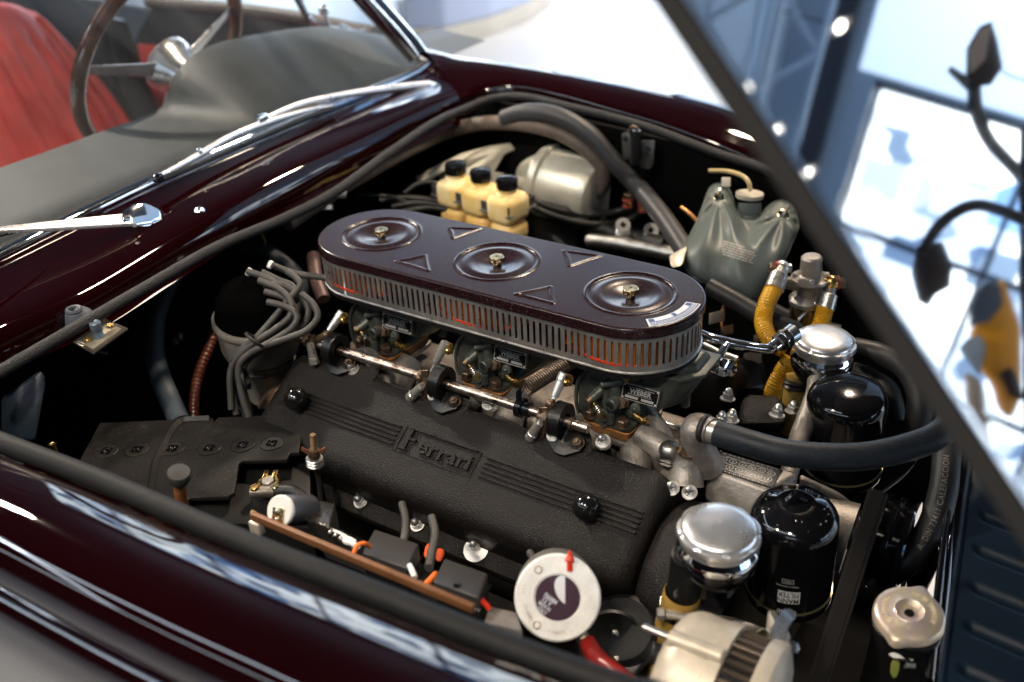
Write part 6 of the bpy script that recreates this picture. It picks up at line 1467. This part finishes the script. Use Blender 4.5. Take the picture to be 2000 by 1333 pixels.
edge_ = [PD(px, py, 1.466-.00055*(py-360)) for px, py in top+bot[::-1]]
MB().tube(edge_, .0022, 6, 3, cap=False).build('welded_seam', bag_m, bg)
MB().lathe(PD(1463, 428, 1.44), (AU*1+AF*-.2), [(.021, -.012), (.017, 0), (.0175, .004), (.0165, .006), (.0175, .009), (.0165, .024)], 32, cap=False).build('neck', bag_m, bg)
MB().lathe(PD(1464, 381, 1.44), (AU*1+AF*-.5), [(0, .001), (.016, .001), (.0205, .0025), (.0205, -.003), (.017, -.004)], 36).build('neck_cap', mat('cream_cap', (.40, .37, .30), .4), bg)
MB().tube([PD(1466, 374, 1.43), PD(1462, 356, 1.43), PD(1448, 343, 1.44), (PD(1420, 335, 1.46)), PD(1385, 334, 1.48)], .0034, 10).build('filler_tube', mat('clear_amber_tube', (.42, .32, .15), .3), bg)
for px, py in ((1405, 387), (1530, 421)):
    p = PD(px, py, bagD(px, py)-.002); a_ = (-AF+AU*.15).normalized()
    MB().lathe(p, a_, [(.0050, -.002), (.0050, .0015), (.0072, .002), (.0088, .001), (.0090, -.001)], 24, cap=False).build('eyelet', brassb, bg)
    MB().cyl(p-a_*.004, p-a_*.002, .0048).build('eyelet_hole', black, bg)
    MB().tube([p, p+AU*.008+AR*(.004 if px > 1500 else 0)-AF*.003, p+AU*.014+AR*(.008 if px > 1500 else .001)], .0026, 8).build('hanger_hook', steel, bg)
MB().box(PD(1418, 356, 1.45), (.013, .003, .014), (AR, AF, AU), bev=.001).build('hanger_tab', mat('cream_tab', (.55, .50, .44), .4), bg)
f = MB()
for r_, (w0, w1) in enumerate(((0, .62), (.0, .95), (0, 1), (.02, .98), (.05, .93), (.10, 1))):
    k = w0
    while k < w1-.02:
        w_ = random.uniform(.05, .16); e_ = min(w1, k+w_)
        def L_(u, v): 
            px = 1414+u*66-v*10+0; py = 470+u*20+v*28; return PD(px, py, bagD(px, py)-.0012)
        v0 = r_*.165; f.grid([[L_(k+(e_-k)*j/3, vv) for j in range(4)] for vv in (v0, v0+.10)]); k = e_+.02
f.build('faded_print', mat('faded_cream_print', (.30, .29, .26), .6), bg, 0)

# ================================================================== FUEL FILTER with yellow hoses
ff = thing('fuel_filter', PD(1580, 590, 1.3), 'grey alloy fuel filter head on a dark glass bowl between two yellow hoses', 'fuel filter')
gm = mat('warm_grey_alloy', (.33, .30, .265), .45, .6, var=.3, vscale=40, bump=.2)
fA = (PD(1582, 520, 1.30)-PD(1572, 650, 1.35)).normalized(); fo = PD(1583, 540, 1.30)
MB().lathe(fo, fA, [(0, .031), (.0115, .030), (.0140, .027), (.0145, .004), (.018, .001), (.0255, -.001), (.0262, -.005), (.0245, -.007)], 40).build('head_top', gm, ff)
MB().lathe(fo, fA, [(.020, -.006), (.017, -.010), (.017, -.026), (.024, -.030), (.0265, -.033), (.0262, -.039), (.022, -.041)], 40).build('head_body', gm, ff)
for s in (-1, 1): MB().cyl(fo-fA*.016, fo-fA*.016+AR*(.034*s)-AU*(.006*s), .0088).build('port_boss', gm, ff)
for k in range(4):
    a_ = .4+k*PI/2; x, y, a = frame(fA); p = fo+x*.021*math.cos(a_)+y*.021*math.sin(a_); m = MB(); m.cyl(p-fA*.004, p+fA*.005, .0032, ch=.0005); m.build('head_screw', steel_l, ff)
MB().lathe(fo, fA, [(.0235, -.041), (.0245, -.043), (.0245, -.082), (.022, -.088)], 40).build('glass_bowl', glass_d, ff)
MB().lathe(fo, fA, [(.0235, -.083), (.0255, -.084), (.0250, -.092), (.012, -.098), (0, -.10)], 40).build('bowl_base', mat('olive_alloy', (.16, .15, .08), .4, .6), ff)
MB().tube([fo-fA*.030-AF*.026, fo-fA*.045-AF*.028, PD(1563, 620, 1.28), PD(1555, 650, 1.29)], .0018, 6).build('bail_wire', steel, ff)
for px, py, s in ((1527, 524, -1), (1625, 552, 1)):
    p = PD(px, py, 1.29); MB().sphere(p, .0105).cyl(p, p+AR*(-s*.012), .006).build('banjo', brass if s > 0 else zinc, ff)
    m = MB(); hexnut(m, p+AR*(s*.009), AR*s, .0085, .008); m.build('banjo_bolt', rust, ff)
    MB().cyl(p+AR*(s*.0065), p+AR*(s*.0088), .0098).build('red_washer', mat('dull_red_ring', (.30, .05, .04), .45), ff)
yh = thing('fuel_hose', PD(1495, 600, 1.26), 'ribbed yellow fuel hose bending down from the left of the glass bowl filter', 'fuel hose')
m = MB()
def yhose(pts, par, nm='hose'):
    P = [PD(*q) for q in pts]; Q = cr(P, 60); T = sum((b-a).length for a, b in zip(Q, Q[1:])); n = int(T/.0034*4); Q = resample(P, n)
    return MB().tube(Q, .0112, 18, 0, rfun=lambda i: 1+.055*math.cos(i*2*PI/4*1.0)).build(nm, yellow_h, par, 70)
yhose(((1512, 562, 1.275), (1499, 590, 1.265), (1491, 620, 1.26), (1494, 645, 1.25), (1508, 668, 1.24), (1532, 682, 1.23)), yh)
MB().cyl(PD(1523, 536, 1.28), PD(1512, 566, 1.273), .0118, .0128, ch=.0008).cyl(PD(1526, 528, 1.285), PD(1522, 540, 1.28), .008).build('crimped_ferrule', steel_l, yh)
yh2 = thing('fuel_hose', PD(1605, 615, 1.28), 'ribbed yellow fuel hose dropping from the right of the filter behind the filler cap', 'fuel hose')
yhose(((1613, 600, 1.285), (1606, 625, 1.285), (1597, 655, 1.285), (1585, 700, 1.285)), yh2)
MB().cyl(PD(1622, 576, 1.285), PD(1613, 604, 1.284), .0105, .0115, ch=.0008).cyl(PD(1624, 562, 1.29), PD(1621, 578, 1.285), .006).build('crimped_ferrule', steel_l, yh2)
yh3 = thing('fuel_hose', PD(1515, 745, 1.26), 'short length of yellow ribbed hose rising below the chrome elbow', 'fuel hose')
yhose(((1545, 700, 1.24), (1530, 725, 1.245), (1515, 752, 1.25), (1506, 780, 1.26)), yh3)

# ================================================================== CHROME FUEL RAIL at the front carburettor
cr_ = thing('fuel_rail', PY(1450, 670, .0), 'chrome fuel pipe with elbow and banjo nut at the front of the air cleaner', 'fuel pipe')
MB().tube([PD(1350, 645, 1.17), PD(1385, 660, 1.155), PD(1425, 670, 1.15), (PD(1470, 679, 1.145)), PD(1500, 682, 1.14), PD(1518, 676, 1.14), PD(1528, 668, 1.14)], .0062, 16).build('pipe', chrome, cr_)
ea, eb = PD(1519, 672, 1.137), PD(1548, 652, 1.145); d = (eb-ea).normalized()
m = MB(); hexnut(m, ea, d, .0115, .008); m.build('union_nut', chrome, cr_); m = MB(); hexnut(m, ea+d*.009, d, .0125, .008); m.build('union_nut', chrome, cr_)
MB().cyl(ea+d*.016, ea+d*.028, .011, .0118, ch=.001).build('union_sleeve', mat('blued_ferrule', (.45, .52, .58), .25, .95), cr_)
MB().cyl(ea-d*.008, ea+d*.001, .0075, ch=.0005).build('pipe_collar', chrome, cr_)
MB().tube([PD(1420, 672, 1.148), PD(1411, 686, 1.14), PD(1403, 702, 1.135)], [.0045, .0048, .0065], 14).build('drop_pipe', chrome, cr_)
ga, gb_ = PD(1362, 701, 1.145), PD(1408, 716, 1.13); d = (gb_-ga).normalized()
MB().cyl(ga-d*.006, gb_, .0108, ch=.001).build('banjo_barrel', chrome, cr_)
for s in (.001, .010): MB().lathe(ga+d*s, d, [(.0112, 0), (.0128, .0003), (.0128, .0018), (.0112, .002)], 24).build('fibre_washer', mat('tan_fibre', (.42, .24, .10), .6), cr_)
m = MB(); hexnut(m, gb_+d*.0005, d, .0120, .009); m.build('banjo_nut', chrome, cr_); m = MB(); hexnut(m, gb_+d*.010, d, .0085, .007); m.build('banjo_bolt_head', chrome, cr_)
MB().tube([PD(1372, 676, 1.19), PD(1405, 692, 1.18), PD(1440, 705, 1.17)], .006, 12).build('steel_link_pipe', steel, cr_)
# dim machinery under the bag, right of the air cleaner
dm = thing('distributor', PD(1440, 730, 1.28), 'dim brown-black front distributor block behind the chrome fuel pipe', 'distributor')
MB().hull([PD(1390, 720, 1.28), PD(1480, 690, 1.30), PD(1500, 760, 1.28), PD(1420, 770, 1.26), PD(1400, 715, 1.36), PD(1490, 700, 1.36), PD(1500, 760, 1.36)], .008, 3).build('block', black, dm)
for px, py, s in ((1400, 620, .010), (1420, 645, .008), (1470, 700, .011), (1455, 718, .009), (1482, 660, .007), (1395, 690, .008)):
    MB().box(PD(px, py, 1.30), (s*2.2, s, s*1.5), (AR*.9+AU*.2, AF, AU), bev=.001).build('cast_lug', alu_d if s > .0085 else rust, dm)
MB().tube([PD(1415, 590, 1.32), PD(1410, 625, 1.31), PD(1412, 660, 1.3)], .0025, 8).build('copper_pipe', mat('copper', (.60, .28, .10), .3, 1), dm)
tag(MB().hull([PD(1305, 500, 1.36), PD(1345, 478, 1.38), PD(1335, 520, 1.34), PD(1310, 525, 1.34), PD(1320, 500, 1.42)], .004).build('cast_bracket', pale_alu), 'pale cast bracket between air cleaner and grey bag', 'bracket')

# ================================================================== WIPERS AND SCUTTLE FITTINGS
wp = thing('wiper', PX(295, 455, -.47), 'chrome wiper arm on its spindle at the left, sweeping out of frame', 'wiper')
xx = -.455
def WX(px, py, x=xx): return PX(px, py, x)
sp_o = WX(292, 462); MB().lathe(sp_o-Z_*.012, Z_, [(.0165, 0), (.0165, .003), (.012, .005)], 28).build('rubber_grommet', blackg, wp)
MB().lathe(sp_o-Z_*.006, Z_, [(.0125, 0), (.0125, .003), (.0108, .004), (.0118, .006), (.0118, .009), (.0100, .010), (.0095, .020)], 28).build('spindle', chrome, wp)
hd = [WX(240, 424, -.455), WX(262, 408, -.46), WX(290, 406, -.455), WX(316, 420, -.445), WX(318, 436, -.44), WX(300, 448, -.44), WX(270, 446, -.44), WX(240, 440, -.445)]
MB().prism([p-Z_*.003 for p in hd], (0, 0, .011), bev=.004, seg=4).build('wiper_head', chrome, wp)
MB().hull([WX(258, 415, -.452), WX(260, 436, -.440), WX(-60, 447, -.50), WX(-60, 456, -.496)]+[p-Z_*.005 for p in (WX(258, 415, -.452), WX(260, 436, -.440), WX(-60, 447, -.50), WX(-60, 456, -.496))], .0016, 3).build('wiper_arm', alu_p, wp)
MB().cyl(WX(264, 437, -.437)-V((-.002, .003, 0)), WX(264, 437, -.437)+V((.003, -.004, 0)), .003).build('hinge_pin', zinc, wp)
MB().hull([WX(-60, 470, -.47), WX(80, 446, -.49), WX(-60, 462, -.48), WX(80, 442, -.495), WX(-60, 478, -.478)], .001).build('wiper_blade', black, wp)
wp2 = thing('wiper', PX(800, 205, -.44), 'chrome wiper arm and blade lying across the middle of the windscreen foot', 'wiper')
x2 = -.50
def W2_(px, py, dx=0): return PX(px, py, x2+dx)
MB().tube([W2_(838, 172, .03)+Z_*.004, W2_(800, 176, .02)+Z_*.006, W2_(700, 186, .0)+Z_*.004, W2_(600, 200, -.01), W2_(540, 222, -.01), W2_(505, 238, -.01)], [.008, .0075, .006, .005, .0045, .004], 12).build('wiper_arm', alu_p, wp2)
MB().hull([W2_(840, 170, .03)+Z_*.005, W2_(838, 186, .04), W2_(800, 192, .035), W2_(800, 180, .02)+Z_*.006, W2_(815, 168, .02)+Z_*.004], .002).build('wiper_head', chrome, wp2)
MB().cyl(W2_(820, 190, .035), W2_(818, 215, .04), .009).build('spindle', blackg, wp2)
MB().sphere(W2_(797, 222, .045), .0085).build('spindle_nut', chrome, wp2)
MB().tube([W2_(305, 348, .012), W2_(380, 308, .006), W2_(450, 268, .003), W2_(520, 240, 0), W2_(600, 216, 0), W2_(648, 207, 0)], [.0035, .005, .0055, .0055, .004, .0025], 10).build('blade_bridge', alu_p, wp2)
MB().box(W2_(512, 234, 0)+Z_*.003, (.010, .020, .010), bev=.002).build('blade_clip', chrome, wp2)
MB().box(W2_(390, 300, .006)+Z_*.003, (.008, .008, .009), bev=.002).build('blade_clip', chrome, wp2)
bl = [W2_(305, 352, .016)-Z_*.002, W2_(400, 312, .012)-Z_*.003, W2_(500, 268, .008)-Z_*.003, W2_(600, 226, .006)-Z_*.003, W2_(650, 210, .004)-Z_*.002]
MB().tube(bl, .0045, 8).build('rubber_blade', black, wp2)
MB().box(W2_(309, 348, .015), (.012, .012, .012), bev=.002).build('blade_end', blackg, wp2)
for i, (px, py, x_) in enumerate(((390, 418, -.42), (797, 222, -.43))):
    if i: continue
    p = PX(px, py, x_); t = thing('washer_jet', p, 'small chrome washer jet on the scuttle right of the wiper spindle', 'washer jet')
    MB().sphere(p+Z_*.003, .0085, sq=.8).cyl(p-Z_*.008, p, .0065).build('jet_body', chrome, t)
